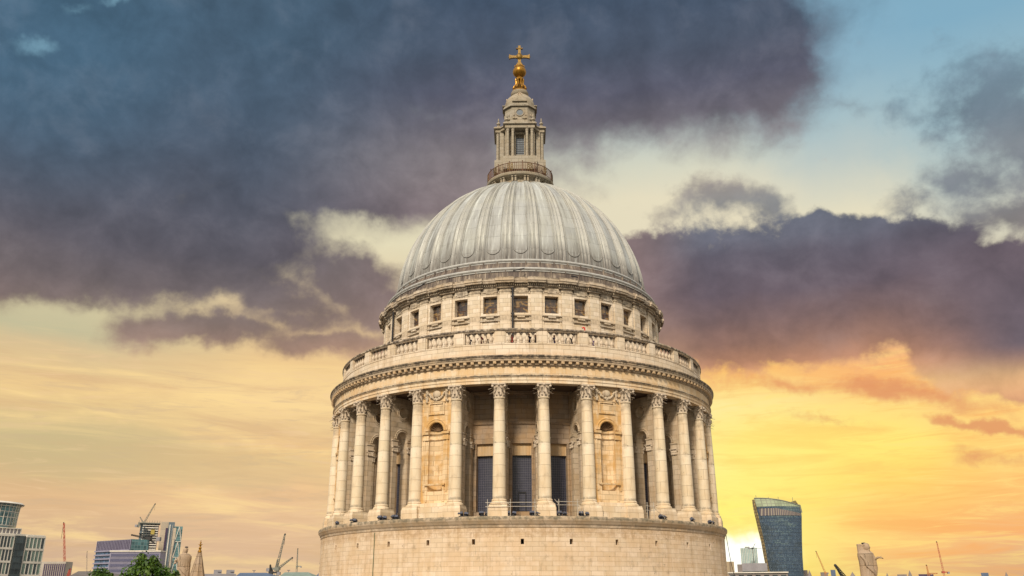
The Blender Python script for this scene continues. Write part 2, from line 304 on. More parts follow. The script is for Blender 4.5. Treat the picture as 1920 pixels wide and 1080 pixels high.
# ------------------------------------------------------------------ mesh tools
class MB:
    def __init__(s): s.v = []; s.f = []; s.mi = []
    def add(s, vs, fs, m=None, mi=0):
        k = len(s.v)
        s.v += [tuple(m @ Vector(v)) if m is not None else tuple(v) for v in vs]
        s.f += [tuple(i+k for i in f) for f in fs]; s.mi += [mi]*len(fs)
    def box(s, c, d, rz=0, m=None, mi=0, taper=1.0, tz=None):
        hx, hy, hz = d[0]/2, d[1]/2, d[2]/2
        vs = []
        for z, k in ((-hz, 1), (hz, taper)):
            for x, y in ((-hx, -hy), (hx, -hy), (hx, hy), (-hx, hy)): vs.append((x*k, y*k, z))
        R = Matrix.Translation(Vector(c)) @ Matrix.Rotation(rz, 4, 'Z')
        if m is not None: R = m @ R
        s.add(vs, [(3,2,1,0),(4,5,6,7),(0,1,5,4),(1,2,6,5),(2,3,7,6),(3,0,4,7)], R, mi)
    def lathe(s, prof, n=24, c=(0, 0, 0), a0=0, a1=2*pi, m=None, mi=0, caps=False, ex=1, ey=1):
        full = abs(a1-a0-2*pi) < 1e-6; cn = n if full else n+1
        vs = []
        for r, z in prof:
            for i in range(cn):
                a = a0+(a1-a0)*i/n; vs.append((c[0]+r*sin(a)*ex, c[1]-r*cos(a)*ey, c[2]+z))
        fs = []
        for j in range(len(prof)-1):
            for i in range(n):
                i2 = (i+1) % cn; fs.append((j*cn+i, j*cn+i2, (j+1)*cn+i2, (j+1)*cn+i))
        if caps and full:
            fs.append(tuple(range(cn-1, -1, -1))); k = (len(prof)-1)*cn; fs.append(tuple(range(k, k+cn)))
        s.add(vs, fs, m, mi)
    def arc(s, r0, r1, t0, t1, z0, z1, n=4, mi=0):      # curved block, angles in degrees
        vs = []
        for i in range(n+1):
            a = radians(t0+(t1-t0)*i/n)
            for r, z in ((r0, z0), (r1, z0), (r1, z1), (r0, z1)): vs.append((r*sin(a), -r*cos(a), z))
        fs = [(0, 1, 2, 3), (n*4+3, n*4+2, n*4+1, n*4)]
        for i in range(n):
            k = i*4
            for j in range(4):
                j2 = (j+1) % 4; fs.append((k+j, k+4+j, k+4+j2, k+j2))
        s.add(vs, fs, None, mi)
    def tube(s, pts, r, n=8, m=None, mi=0, r1=None, closed=False):
        P = [Vector(p) for p in pts]; N = len(P); vs = []
        up = None
        for i, p in enumerate(P):
            if closed: t = P[(i+1) % N]-P[i-1]
            else: t = P[min(i+1, N-1)]-P[max(i-1, 0)]
            t = t.normalized() if t.length else Vector((0, 0, 1))
            if up is None:
                ref = Vector((0, 0, 1)) if abs(t.z) < .9 else Vector((1, 0, 0)); up = t.cross(ref).normalized()
            up = (up-t*up.dot(t)).normalized(); b = t.cross(up)
            rr = r if r1 is None else r+(r1-r)*i/(N-1)
            for k in range(n):
                a = 2*pi*k/n; vs.append(p+up*(rr*cos(a))+b*(rr*sin(a)))
        fs = []
        for i in range(N if closed else N-1):
            i2 = (i+1) % N
            for k in range(n):
                k2 = (k+1) % n; fs.append((i*n+k, i2*n+k, i2*n+k2, i*n+k2))
        if not closed: fs.append(tuple(range(n))); fs.append(tuple(range((N-1)*n+n-1, (N-1)*n-1, -1)))
        s.add(vs, fs, m, mi)
    def sphere(s, c, r, n=10, sc=(1, 1, 1), m=None, mi=0):
        pr = [(max(r*cos(-pi/2+pi*i/n), 1e-4), r*sin(-pi/2+pi*i/n)) for i in range(n+1)]
        R = Matrix.Translation(Vector(c)) @ Matrix.Diagonal((*sc, 1))
        if m is not None: R = m @ R
        s.lathe(pr, n+4, m=R, mi=mi)
    def plate(s, segs, mp, mi=0):        # segs: (x0, x1, n, [(lo, hi)]); mp(x, z, side) -> point, side 0 front / 1 back
        for x0, x1, n, iv in segs:
            for lo, hi in iv:
                L = lo if callable(lo) else (lambda x, q=lo: q); H = hi if callable(hi) else (lambda x, q=hi: q)
                vs = []
                for i in range(n+1):
                    x = x0+(x1-x0)*i/n
                    for z, sd in ((L(x), 0), (H(x), 0), (H(x), 1), (L(x), 1)): vs.append(mp(x, z, sd))
                fs = [(0, 1, 2, 3), (n*4+3, n*4+2, n*4+1, n*4)]
                for i in range(n):
                    k = i*4
                    for j in range(4):
                        j2 = (j+1) % 4; fs.append((k+j, k+4+j, k+4+j2, k+j2))
                s.add(vs, fs, None, mi)
    def build(s, name, mats, parent=None, loc=None, smooth=True, ang=32, flip=False):
        me = bpy.data.meshes.new(name); me.from_pydata(s.v, [], s.f)
        bm = bmesh.new(); bm.from_mesh(me); bmesh.ops.recalc_face_normals(bm, faces=bm.faces); bm.to_mesh(me); bm.free()
        for m in (mats if isinstance(mats, (list, tuple)) else [mats]): me.materials.append(m)
        for p, i in zip(me.polygons, s.mi): p.material_index = i; p.use_smooth = smooth
        if smooth: me.set_sharp_from_angle(angle=radians(ang))
        o = bpy.data.objects.new(name, me); COL.objects.link(o)
        if parent is not None: o.parent = parent
        if loc is not None: o.location = loc
        return o
def tag(o, label, cat, group=None, kind=None):
    if label: o['label'] = label
    if cat: o['category'] = cat
    if group: o['group'] = group
    if kind: o['kind'] = kind
    return o
def empty(name, loc=(0, 0, 0), rz=0):
    o = bpy.data.objects.new(name, None); o.empty_display_size = .3; COL.objects.link(o); o.location = loc; o.rotation_euler = (0, 0, rz); return o
def copy_tree(o, parent=None):
    c = o.copy(); COL.objects.link(c); c.parent = parent
    for ch in [q for q in CHILD.get(o.name, list(o.children))]: copy_tree(ch, c)
    return c
CHILD = {}
def Rz(t): return Matrix.Rotation(radians(t), 4, 'Z')     # +t turns the front (-y) towards +x
def pol(r, t, z=0): a = radians(t); return (r*sin(a), -r*cos(a), z)

# ------------------------------------------------------------------ ground
gm = MB(); gm.box((0, 2000, -.5), (14000, 14000, 1))
gr = gm.build('ground', M['ground'], smooth=False); gr['kind'] = 'structure'

# ------------------------------------------------------------------ the cathedral
ROOT = empty('cathedral'); tag(ROOT, 'huge domed stone cathedral with ring of columns, grey lead dome and gilded cross', 'cathedral')
def part(mb, name, m, parent=None, loc=None, **k):
    if parent is None: return mb.build(name, m, ROOT, (0, 0, CH) if loc is None else loc, **k)
    return mb.build(name, m, parent, loc, **k)
NS = 192
# lower drum, with the ring of slot openings
b = MB(); b.lathe([(20.2, -22), (20.2, 3.88)], NS); b.lathe([(20.2, 4.30), (20.2, 5.2)], NS)
b.lathe([(19.0, 3.88), (20.2, 3.88)], NS); b.lathe([(20.2, 4.30), (19.0, 4.30)], NS)
hw = degrees(.13/20.2)
for k in range(32): b.arc(19.0, 20.2, k*11.25+hw, (k+1)*11.25-hw, 3.88, 4.30, 6)
part(b, 'drum_wall', M['ashlar'])
b = MB(); b.lathe([(19.3, 3.7), (19.3, 4.5)], 96); part(b, 'slot_backing', M['void'])
b = MB(); b.lathe([(20.2, 5.15), (20.26, 5.2), (20.27, 5.38), (20.32, 5.42), (20.37, 5.56), (20.47, 5.68), (20.5, 5.72), (20.52, 5.9), (20.5, 5.98), (20.42, 6.06), (15.5, 6.07)], NS)
part(b, 'ledge', M['ledge'])
# inner wall with tall windows
def inner_wall():
    b = MB(); b.lathe([(15.3, 5.9), (15.3, 17.4)], 128)
    ww = degrees(.86/16.1)
    for k in range(32):
        t = k*11.25; nic = (k % 4 == 2)
        if nic: b.arc(15.6, 16.1, t-5.7, t+5.7, 6.0, 14.3, 6)
        else:
            for sgn in (-1, 1):
                t0, t1 = sorted((t+sgn*ww, t+sgn*5.7)); b.arc(15.35, 16.1, t0, t1, 6.0, 12.62, 3)
                t0, t1 = sorted((t+sgn*ww, t+sgn*(ww+.55))); b.arc(16.1, 16.18, t0, t1, 6.3, 12.75, 2)
            b.arc(15.35, 16.1, t-ww, t+ww, 6.0, 6.79, 4)
            b.arc(15.35, 16.1, t-5.7, t+5.7, 12.62, 14.3, 6)
        b.arc(15.35, 15.95, t-5.7, t+5.7, 14.5, 17.3, 6)
        for a0, a1, z0, z1 in ((-5.7, -3.9, 14.5, 17.3), (3.9, 5.7, 14.5, 17.3), (-3.9, 3.9, 16.95, 17.3), (-3.9, 3.9, 14.5, 14.8)): b.arc(15.95, 16.12, t+a0, t+a1, z0, z1, 3)
    b.lathe([(15.9, 14.3), (16.2, 14.3), (16.24, 14.36), (16.24, 14.46), (16.15, 14.5), (15.9, 14.5)], 128)
    b.lathe([(15.9, 17.0), (16.2, 17.0), (16.35, 17.15), (16.35, 17.25)], 128)
    return b
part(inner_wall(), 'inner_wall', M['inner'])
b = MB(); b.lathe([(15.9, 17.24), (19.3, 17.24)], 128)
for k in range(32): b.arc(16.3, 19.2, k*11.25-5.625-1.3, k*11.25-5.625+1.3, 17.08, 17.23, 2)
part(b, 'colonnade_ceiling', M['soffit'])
def window_meshes():
    ww = degrees(.86/16.1); gl = MB(); gl.arc(15.50, 15.56, -ww, ww, 6.79, 11.6, 4)
    mu = MB()
    for i in range(1, 10):
        t = -ww+2*ww*i/10; mu.arc(15.56, 15.585, t-.035, t+.035, 6.79, 11.6, 1)
    for i in range(1, 23):
        z = 6.79+4.81*i/23; mu.arc(15.56, 15.583, -ww, ww, z-.011, z+.011, 4)
    for t in (-ww, ww): mu.arc(15.56, 15.62, t-.12, t+.12, 6.79, 11.6, 1)
    pa = MB(); pa.arc(15.5, 15.85, -ww, ww, 11.6, 12.62, 4)
    return gl, mu, pa
gl, mu, pa = window_meshes()
W0 = part(gl, 'window', M['winglass']); mo = mu.build('muntins', M['muntin'], W0)
L0 = part(pa, 'lintel_panel', M['board'])
for k in range(1, 32):
    if k % 4 == 2: continue
    for src in (W0, L0):
        c = src.copy(); COL.objects.link(c); c.rotation_euler = (0, 0, radians(k*11.25))
        if src is W0: d2 = mo.copy(); COL.objects.link(d2); d2.parent = c
b = MB(); 
for x0, x1, z0, z1 in ((-.35, -.28, 6.8, 8.45), (.28, .35, 6.8, 8.45), (-.35, .35, 8.4, 8.5), (-.28, .28, 7.3, 7.34), (-.35, .35, 6.79, 6.86)):
    b.arc(15.59, 15.66, degrees(x0/15.6), degrees(x1/15.6), z0, z1, 1)
part(b, 'access_hatch_frame', M['dark'])
# radial walls: passage arch below, round opening above
def radial_wall():
    b = MB(); hw = .38; rc = 17.55; ar = .62; sp = 13.35; oz, orr = 15.75, .46; zb, zt = 6.05, 17.22
    mp = lambda x, z, s: (hw if s == 0 else -hw, -x, z)
    A = lambda x: sp+sqrt(max(ar*ar-(x-rc)**2, 0)); Ol = lambda x: oz-sqrt(max(orr**2-(x-rc)**2, 0)); Oh = lambda x: oz+sqrt(max(orr**2-(x-rc)**2, 0))
    b.plate([(16.0, rc-ar, 1, [(zb, zt)]), (rc-ar, rc-orr, 6, [(A, zt)]), (rc-orr, rc+orr, 14, [(A, Ol), (Oh, zt)]), (rc+orr, rc+ar, 6, [(A, zt)]), (rc+ar, 19.0, 1, [(zb, zt)])], mp)
    for s in (-1, 1):       # archivolts, oculus rims, imposts
        b.tube([(s*(hw+.01), -(rc-(ar+.12)*cos(pi*i/14)), sp+(ar+.12)*sin(pi*i/14)) for i in range(15)], .07, 6)
        b.tube([(s*(hw+.01), -(rc-(ar+.27)*cos(pi*i/14)), sp+(ar+.27)*sin(pi*i/14)) for i in range(15)], .05, 6)
        b.tube([(s*(hw+.01), -(rc-(orr+.08)*cos(2*pi*i/18)), oz+(orr+.08)*sin(2*pi*i/18)) for i in range(18)], .07, 6, closed=True)
        b.tube([(s*(hw+.01), -(rc-(orr+.24)*cos(2*pi*i/18)), oz+(orr+.24)*sin(2*pi*i/18)) for i in range(18)], .045, 6, closed=True)
        for r in (rc-ar-.3, rc+ar+.3):
            b.box((s*(hw+.05), -r, 13.18), (.16, .75, .10)); b.box((s*(hw+.03), -r, 12.9), (.12, .66, .4)); b.box((s*(hw+.04), -r, 6.5), (.16, .7, .9))
            b.box((s*(hw+.03), -r, 9.5), (.10, .5, 5.2))
    return b
def small_cap():
    b = MB()
    b.box((0, 0, .56), (.34, .74, .08)); b.box((0, 0, .28), (.14, .52, .5))
    for zz in (.12, .30):
        for yy in (-.22, -.07, .07, .22): b.sphere((0, yy*1.05, zz), .1, 5, (1.3, .9, 1.2))
    for yy in (-.3, .3): b.sphere((0, yy, .44), .1, 5, (1.4, 1, 1))
    return b
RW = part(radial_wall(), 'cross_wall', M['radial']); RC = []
for sx in (-1, 1):
    for r in (17.55-.92, 17.55+.92):
        if not RC: o = small_cap().build('pilaster_capital', M['capital'], RW)
        else: o = RC[0].copy(); COL.objects.link(o)
        o.location = (sx*.47, -r, 12.1); RC.append(o)
RW.rotation_euler = (0, 0, radians(5.625))
# columns
def col_shaft():
    b = MB(); pr = [(.545, 7.5), (.55, 7.62), (.545, 8.5)]
    for i in range(1, 9):
        t = i/8; pr.append((.545-.10*t**1.6, 8.5+7.35*t))
    pr += [(.445, 15.85), (.49, 15.88), (.50, 15.93), (.48, 15.98)]
    b.lathe(pr, 28); return b
def col_base():
    b = MB()
    b.box((0, 0, 6.42), (1.62, 1.62, .74)); b.box((0, 0, 6.93), (1.58, 1.58, .28), taper=.92)
    b.lathe([(.74, 7.07), (.75, 7.14), (.72, 7.22), (.64, 7.26), (.60, 7.32), (.63, 7.38), (.62, 7.44), (.56, 7.5), (.5, 7.55)], 28, caps=True)
    return b
def col_cap():
    b = MB(); b.lathe([(.40, 15.96), (.42, 16.3), (.46, 16.7), (.58, 17.0)], 20)
    def leaf(a, z0, h, r, w, curl):
        vs = []; K = 6
        for i in range(K+1):
            t = i/K; rr = r+.03+curl*max(0, t-.55)**1.6*4; z = z0+h*(sin(t*pi*.62)/sin(pi*.62) if t < .8 else 1-.9*(t-.8)) ; ww = w*(1-.25*t-.55*t**4)
            for q in (-1, -.35, .35, 1):
                aa = a+q*ww/max(rr, .1); ri = rr+(.04 if abs(q) < .5 else -.02)
                vs.append((ri*sin(aa), -ri*cos(aa), z))
        fs = []
        for i in range(K):
            for q in range(3): fs.append((i*4+q, i*4+q+1, i*4+5+q, i*4+4+q))
        b.add(vs, fs)
    for i in range(8): leaf(i*pi/4, 15.98, .42, .42, .14, .35)
    for i in range(8): leaf(i*pi/4+pi/8, 16.15, .62, .45, .13, .45)
    for i in range(4):
        a = pi/4+i*pi/2
        b.tube([pol(.45, degrees(a), 16.5), pol(.55, degrees(a), 16.85), pol(.72, degrees(a), 17.0)], .05, 5)
        b.sphere(pol(.76, degrees(a), 16.9), .11, 6); b.sphere(pol(.60, degrees(a-pi/4), 17.02), .10, 6)
        for q in (-.32, .32): b.tube([pol(.47, degrees(a+q), 16.6), pol(.6, degrees(a+q*.7), 16.88)], .04, 5)
    # abacus with hollowed sides
    ring = []
    for i in range(4):
        a = i*pi/2+pi/4
        for q, r in ((-.06, .86), (.06, .86), (.3, .70), (.785, .62), (1.27, .70)): ring.append((a+q, r))
    n = len(ring)
    vs = [pol(r, degrees(a), z) for z, k in ((17.03, .97), (17.16, 1.0)) for a, r in [(x, y*k) for x, y in ring]]
    fs = [tuple(range(n)), tuple(range(n, 2*n))]+[(i, (i+1) % n, n+(i+1) % n, n+i) for i in range(n)]
    b.add(vs, fs); return b
C0 = part(col_shaft(), 'column', M['column'], loc=pol(19.33, 5.625, CH)); C0.rotation_euler = (0, 0, radians(5.625))
CB = col_base().build('pedestal', M['plinth'], C0); CC = col_cap().build('capital', M['capital'], C0)
def dup_part(src, subs, t, r=None):
    c = src.copy(); COL.objects.link(c); c.rotation_euler = (0, 0, radians(t))
    if r is not None: c.location = pol(r, t, CH)
    for s in subs: q = s.copy(); COL.objects.link(q); q.parent = c
    return c
for k in range(1, 32):
    t = 5.625+11.25*k; dup_part(C0, (CB, CC), t, 19.33); dup_part(RW, RC, t)
# niche bays
def niche_front():
    b = MB(); R0 = 19.28; zt = 17.16; zb = 6.05; hwid = 1.62; nw = .70; sp = 13.45; sill = 8.3
    mp = lambda x, z, s: pol(R0 if s == 0 else R0-.7, degrees(x/R0), z)
    A = lambda x: sp+sqrt(max(nw*nw-x*x, 0))
    b.plate([(-hwid, -nw, 2, [(zb, zt)]), (-nw, nw, 14, [(zb, sill), (A, zt)]), (nw, hwid, 2, [(zb, zt)])], mp)
    def bx(x0, x1, z0, z1, d0, d1, mi=0): b.arc(R0+d0, R0+d1, degrees(x0/R0), degrees(x1/R0), z0, z1, 3, mi)
    for s in (-1, 1):       # flat strips framing the bay, archivolt, impost
        bx(*sorted((s*1.02, s*1.16)), 8.3, 13.0, 0, .06)
        bx(*sorted((s*.66, s*1.24)), 12.62, 12.86, 0, .12); bx(*sorted((s*.66, s*1.30)), 13.12, 13.32, 0, .2); bx(*sorted((s*.68, s*1.22)), 12.86, 13.12, 0, .08)
    for rr, w_ in ((.80, .09), (1.0, .08), (.9, .05)):
        b.tube([pol(R0+.03, degrees(-rr*cos(pi*i/16)/R0), 13.42+rr*sin(pi*i/16)) for i in range(17)], w_, 6)
    for x0, x1, z0, z1 in ((-.78, .78, 14.82, 14.96), (-.78, .78, 15.76, 15.9), (-.78, -.64, 14.96, 15.76), (.64, .78, 14.96, 15.76)): bx(x0, x1, z0, z1, 0, .1)
    bx(-.86, .86, 15.9, 15.97, 0, .15)
    bx(-.95, .95, 8.78, 8.92, 0, .2); bx(-.9, -.74, 7.45, 8.78, 0, .06); bx(.74, .9, 7.45, 8.78, 0, .06)
    bx(-1.2, 1.2, 6.07, 6.95, 0, .62, 1); bx(-1.2, 1.2, 6.95, 7.3, 0, .35, 1)
    return b
def niche_shell():
    b = MB(); R0 = 19.26; nw = .72; sp = 13.45
    vs = []; n = 14
    for z in (8.25, 13.45):
        for i in range(n+1):
            a = -pi/2+pi*i/n; vs.append(pol(R0-.02-.5*cos(a), degrees(nw*sin(a)/R0), z))
    b.add(vs, [(i, i+1, n+2+i, n+1+i) for i in range(n)])
    # impost band carried round the hollow
    for z, w_ in ((12.74, .09), (13.22, .08)): b.tube([pol(R0-.04-.46*cos(-pi/2+pi*i/n), degrees(nw*.94*sin(-pi/2+pi*i/n)/R0), z) for i in range(n+1)], w_, 6)
    return b
def niche_conch():
    b = MB(); R0 = 19.26; nw = .72; vs = []; N = 44; K = 8
    for k in range(K+1):
        t = k/K
        for i in range(N+1):
            a = pi*i/N; q = nw*(1-t*t*.0)*(1-t); dep = .68*sin(t*pi/2)
            rr = nw*cos(t*pi/2); rib = 1-.10*abs(sin(a*8))*sin(t*pi)
            vs.append(pol(R0-.02-dep*(1 if t > 0 else 1)*rib, degrees(-rr*cos(a)/R0), 13.45+rr*sin(a)*(1)))
    fs = []
    for k in range(K):
        for i in range(N): fs.append((k*(N+1)+i, k*(N+1)+i+1, (k+1)*(N+1)+i+1, (k+1)*(N+1)+i))
    b.add(vs, fs)
    for i in range(1, 9):   # raised ribs of the shell
        a = pi*i/9; pts = []
        for k in range(7):
            t = .05+.9*k/6; rr = nw*cos(t*pi/2)*.96; pts.append(pol(R0+.02-.48*sin(t*pi/2)+.02, degrees(-rr*cos(a)/R0), 13.45+rr*sin(a)))
        b.tube(pts, .035, 5)
    return b
def garland():
    b = MB(); R0 = 19.34; rnd = random.Random(3)
    def P(x, z, d=0): return pol(R0+d, degrees(x/R0), z)
    b.sphere(P(0, 16.62, .02), .40, 10, (1, .35, .8))
    for i in range(13):
        t = i/12; x = -.8+1.6*t; z = 16.75-.62*sin(pi*t)
        for q in range(3): b.sphere(P(x+rnd.uniform(-.06, .06), z+rnd.uniform(-.07, .07), .05), rnd.uniform(.06, .11), 5)
    for s in (-1, 1):
        for i in range(9):
            z = 16.95-.95*i/8
            for q in range(2): b.sphere(P(s*(.98+rnd.uniform(-.1, .1)), z, .05), rnd.uniform(.06, .12), 5)
    return b
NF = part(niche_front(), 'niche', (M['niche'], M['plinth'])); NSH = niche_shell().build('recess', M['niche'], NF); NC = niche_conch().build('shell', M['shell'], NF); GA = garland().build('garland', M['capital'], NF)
NF.rotation_euler = (0, 0, radians(22.5))
for k in range(1, 8): dup_part(NF, (NSH, NC, GA), 22.5+45*k)
# entablature and main cornice
b = MB(); b.lathe([(18.95, 17.3), (18.95, 17.17), (19.72, 17.17), (19.72, 17.42), (19.77, 17.43), (19.77, 17.66), (19.82, 17.68), (19.9, 17.80), (19.9, 17.86), (19.74, 17.9), (19.72, 18.62), (19.8, 18.68)], NS)
part(b, 'entablature', M['entab'])
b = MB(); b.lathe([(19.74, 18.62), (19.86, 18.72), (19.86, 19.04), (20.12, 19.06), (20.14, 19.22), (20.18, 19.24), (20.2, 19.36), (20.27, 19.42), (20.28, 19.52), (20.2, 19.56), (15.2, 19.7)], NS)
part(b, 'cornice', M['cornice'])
b = MB(); b.box((0, 0, 0), (.27, .3, .2)); MO = None; back = MB()
for k in range(192):
    t = ((k+.5)*360/192+180) % 360-180
    if abs(t) > 90: back.box(pol(19.97, t, 18.93), (.27, .3, .2), radians(t)); continue
    if MO is None: MO = part(b, 'modillion', M['entab']); o = MO
    else: o = MO.copy(); COL.objects.link(o)
    o.location = pol(19.97, t, 18.93+CH); o.rotation_euler = (0, 0, radians(t))
part(back, 'far_side_modillions', M['entab'])['kind'] = 'stuff'
# stone gallery balustrade
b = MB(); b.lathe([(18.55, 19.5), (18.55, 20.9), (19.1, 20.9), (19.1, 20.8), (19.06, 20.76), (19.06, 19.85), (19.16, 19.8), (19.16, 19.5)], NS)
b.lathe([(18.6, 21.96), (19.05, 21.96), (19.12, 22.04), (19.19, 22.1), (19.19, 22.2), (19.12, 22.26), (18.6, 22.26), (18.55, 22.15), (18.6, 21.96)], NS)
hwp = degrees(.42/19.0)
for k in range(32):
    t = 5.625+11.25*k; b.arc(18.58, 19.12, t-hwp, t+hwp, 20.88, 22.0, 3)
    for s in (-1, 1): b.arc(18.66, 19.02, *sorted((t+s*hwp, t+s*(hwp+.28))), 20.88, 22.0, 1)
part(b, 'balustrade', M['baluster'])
def baluster():
    b = MB(); b.box((0, 0, .05), (.34, .34, .1)); b.box((0, 0, 1.05), (.34, .34, .1))
    b.lathe([(.13, .1), (.14, .16), (.10, .2), (.15, .28), (.185, .38), (.17, .5), (.11, .62), (.08, .74), (.075, .82), (.12, .86), (.10, .9), (.11, 1.0)], 12); return b
B0 = None
back = MB()
for k in range(32):
    for j in range(5):
        t = 11.25*k-4.0+ (j+.0)*8.0/4*.80+.8
        tt = (t+180) % 360-180
        if abs(tt) < 78:
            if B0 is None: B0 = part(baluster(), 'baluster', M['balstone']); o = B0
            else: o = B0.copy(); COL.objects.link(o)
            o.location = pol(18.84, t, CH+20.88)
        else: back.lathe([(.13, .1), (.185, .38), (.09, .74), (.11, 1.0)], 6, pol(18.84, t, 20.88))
part(back, 'far_side_balusters', M['baluster'])['kind'] = 'stuff'
b = MB(); b.lathe([(14.6, 20.25), (18.58, 20.25)], 128); part(b, 'gallery_floor', M['inner'])
# attic storey
def attic():
    b = MB(); ww = degrees(.68/15.0)
    b.lathe([(14.4, 19.6), (14.4, 28.0)], 128)
    for k in range(32):
        t = k*11.25
        b.arc(14.35, 14.85, t-5.7, t+5.7, 19.6, 25.03, 6); b.arc(14.35, 14.85, t-5.7, t+5.7, 26.73, 27.9, 6)
        for s in (-1, 1): b.arc(14.35, 14.85, *sorted((t+s*ww, t+s*5.7)), 25.03, 26.73, 3)
        # eared window surround
        f = ww+.85
        for s in (-1, 1):
            b.arc(14.85, 14.96, *sorted((t+s*ww, t+s*f)), 24.85, 26.95, 2); b.arc(14.86, 14.97, *sorted((t+s*f, t+s*(f+.35))), 26.35, 26.95, 1)
        b.arc(14.85, 14.97, t-ww, t+ww, 26.73, 26.95, 4); b.arc(14.85, 14.97, t-ww, t+ww, 24.85, 25.03, 4)
        b.arc(14.85, 15.06, t-f-.2, t+f+.2, 24.74, 24.86, 4); b.arc(14.85, 15.03, t-1.4, t+1.4, 24.58, 24.73, 4)
        b.arc(14.85, 15.02, t-f-.5, t+f+.5, 24.28, 24.38, 4)
        b.arc(14.85, 15.0, t-f, t+f, 26.97, 27.04, 4); b.arc(14.85, 15.04, t-1.5, t+1.5, 27.0, 27.1, 4)
        b.arc(14.85, 14.99, t-2.7, t+2.7, 27.12, 27.56, 4)
        b.arc(14.85, 14.90, t-f, t+f, 22.6, 24.0, 3)
    b.lathe([(14.84, 27.2), (14.93, 27.22), (14.93, 27.3), (14.84, 27.31)], 128)
    return b
part(attic(), 'attic_wall', M['attic'])
def pilaster():
    b = MB(); w_ = 1.95
    b.arc(14.84, 15.06, -w_, w_, 19.6, 27.15, 2); b.arc(14.84, 15.1, -w_-.25, w_+.25, 27.15, 27.28, 2); b.arc(14.84, 15.05, -w_-.05, w_+.05, 27.28, 27.6, 2)
    b.arc(14.84, 14.94, -w_-.75, w_+.75, 19.6, 27.2, 2); return b
P0 = part(pilaster(), 'pilaster', M['attic']); P0.rotation_euler = (0, 0, radians(5.625))
for k in range(1, 32): dup_part(P0, (), 5.625+11.25*k)
b = MB(); ww = degrees(.68/15.0); b.arc(14.42, 14.46, -ww, ww, 25.03, 26.73, 2); A0 = part(b, 'attic_window', M['atticglass'])
b = MB(); b.arc(14.46, 14.49, -.1, .1, 25.03, 25.7, 1); b.arc(14.46, 14.49, -ww, ww, 25.68, 25.72, 2); A1 = b.build('glazing_bar', M['iron'], A0)
for k in range(1, 32): dup_part(A0, (A1,), 11.25*k)
b = MB()
b.lathe([(14.84, 27.5), (15.05, 27.56), (15.1, 27.62), (15.1, 27.84), (15.4, 27.88), (15.45, 28.08), (15.5, 28.12), (15.52, 28.26), (15.3, 28.3), (14.7, 28.32)], NS)
for k in range(32):
    t = 5.625+11.25*k; b.arc(15.0, 15.62, t-3.2, t+3.2, 27.88, 28.08, 4); b.arc(15.0, 15.7, t-3.3, t+3.3, 28.08, 28.36, 4); b.arc(14.8, 15.22, t-3.1, t+3.1, 27.5, 27.86, 4)
    b.arc(14.8, 15.45, t-3.0, t+3.0, 28.36, 28.52, 3); b.arc(14.8, 15.25, t+3.4, t+7.85, 28.3, 28.5, 3)
part(b, 'attic_cornice', M['atticcorn'])
b = MB()
for k in range(480):
    t = (k+.5)*.75; o_ = abs((t+5.625+5.625) % 11.25-5.625) < 3.1
    b.box(pol(15.27 if o_ else 15.15, t, 27.76), (.1, .14, .14), radians(t))
part(b, 'dentils', M['attic'])
b = MB(); b.lathe([(14.95, 28.3), (14.9, 28.6), (14.78, 29.5), (14.6, 29.7), (14.35, 29.8), (13.98, 30.6), (13.75, 31.0)], NS)
for k in range(64):
    t = k*360/64; b.box(pol(14.86, t, 29.0), (.10, .1, .95), radians(t)); b.box(pol(14.17, t+2, 30.15), (.10, .12, .8), radians(t))
part(b, 'stained_lead_skirt', M['streak'])
for r, z, q in ((14.8, 29.5, .17), (14.0, 30.68, .17)):
    b = MB(); b.lathe([(r+q*cos(a*pi/6), z+q*sin(a*pi/6)) for a in range(13)], NS); part(b, 'lead_roll_moulding', M['tube'])
    b = MB(); b.lathe([(r-.05, z-.28), (r+.1, z-.26), (r+.1, z-.18), (r-.05, z-.16)], NS); part(b, 'drip_edge', M['tube'])
# dome shell
DA, DB, DZ, DE = 13.82, 14.54, 30.08, 1.01
def dr(q): return DA*cos(q)**DE, DZ+DB*sin(q)**DE
Q0, Q1 = .05, 1.335
b = MB(); b.lathe([dr(Q0+(Q1-Q0)*i/56) for i in range(57)], NS); part(b, 'dome', M['lead'], ang=60)
def rib():
    b = MB(); sec = [(-1, -.03), (-.96, .10), (-.80, .16), (-.62, .10), (-.52, .045), (-.30, .04), (-.20, .13), (-.08, .16), (0, .09), (.08, .16), (.20, .13), (.30, .04), (.52, .045), (.62, .10), (.80, .16), (.96, .10), (1, -.03)]
    K = 40; vs = []
    for i in range(K+1):
        q = Q0+(Q1-Q0)*i/K; r, z = dr(q); nx, nz = cos(q)/DA, sin(q)/DB; l = hypot(nx, nz); nx /= l; nz /= l
        hwid = radians(2.25); sc = min(1, .35+r/9)
        for u, h in sec:
            rr = r+nx*h*sc; zz = z+nz*h*sc; vs.append(pol(rr, degrees(u*hwid), zz))
    n = len(sec); b.add(vs, [(i*n+j, i*n+j+1, (i+1)*n+j+1, (i+1)*n+j) for i in range(K) for j in range(n-1)]); return b
R0_ = part(rib(), 'rib', M['leadrib'], ang=50); R0_.rotation_euler = (0, 0, radians(5.625))
for k in range(1, 32): dup_part(R0_, (), 5.625+11.25*k)
def panel_border():
    b = MB(); pts = []
    hwid = 2.85
    def D(t, q, h=.03):
        r, z = dr(q); return pol(r+h*cos(q), t, z+h*sin(q))
    qb = .155; qc = qb-0.0
    up = [qb+(1.30-qb)*i/26 for i in range(27)]
    left = [D(-hwid, q) for q in reversed(up)]; right = [D(hwid, q) for q in up]
    bot = [D(-hwid*cos(pi*i/12), qb-.052*sin(pi*i/12)) for i in range(1, 12)]
    b.tube(left+bot+right, .055, 6); return b
PB = part(panel_border(), 'panel_border', M['leadrib'])
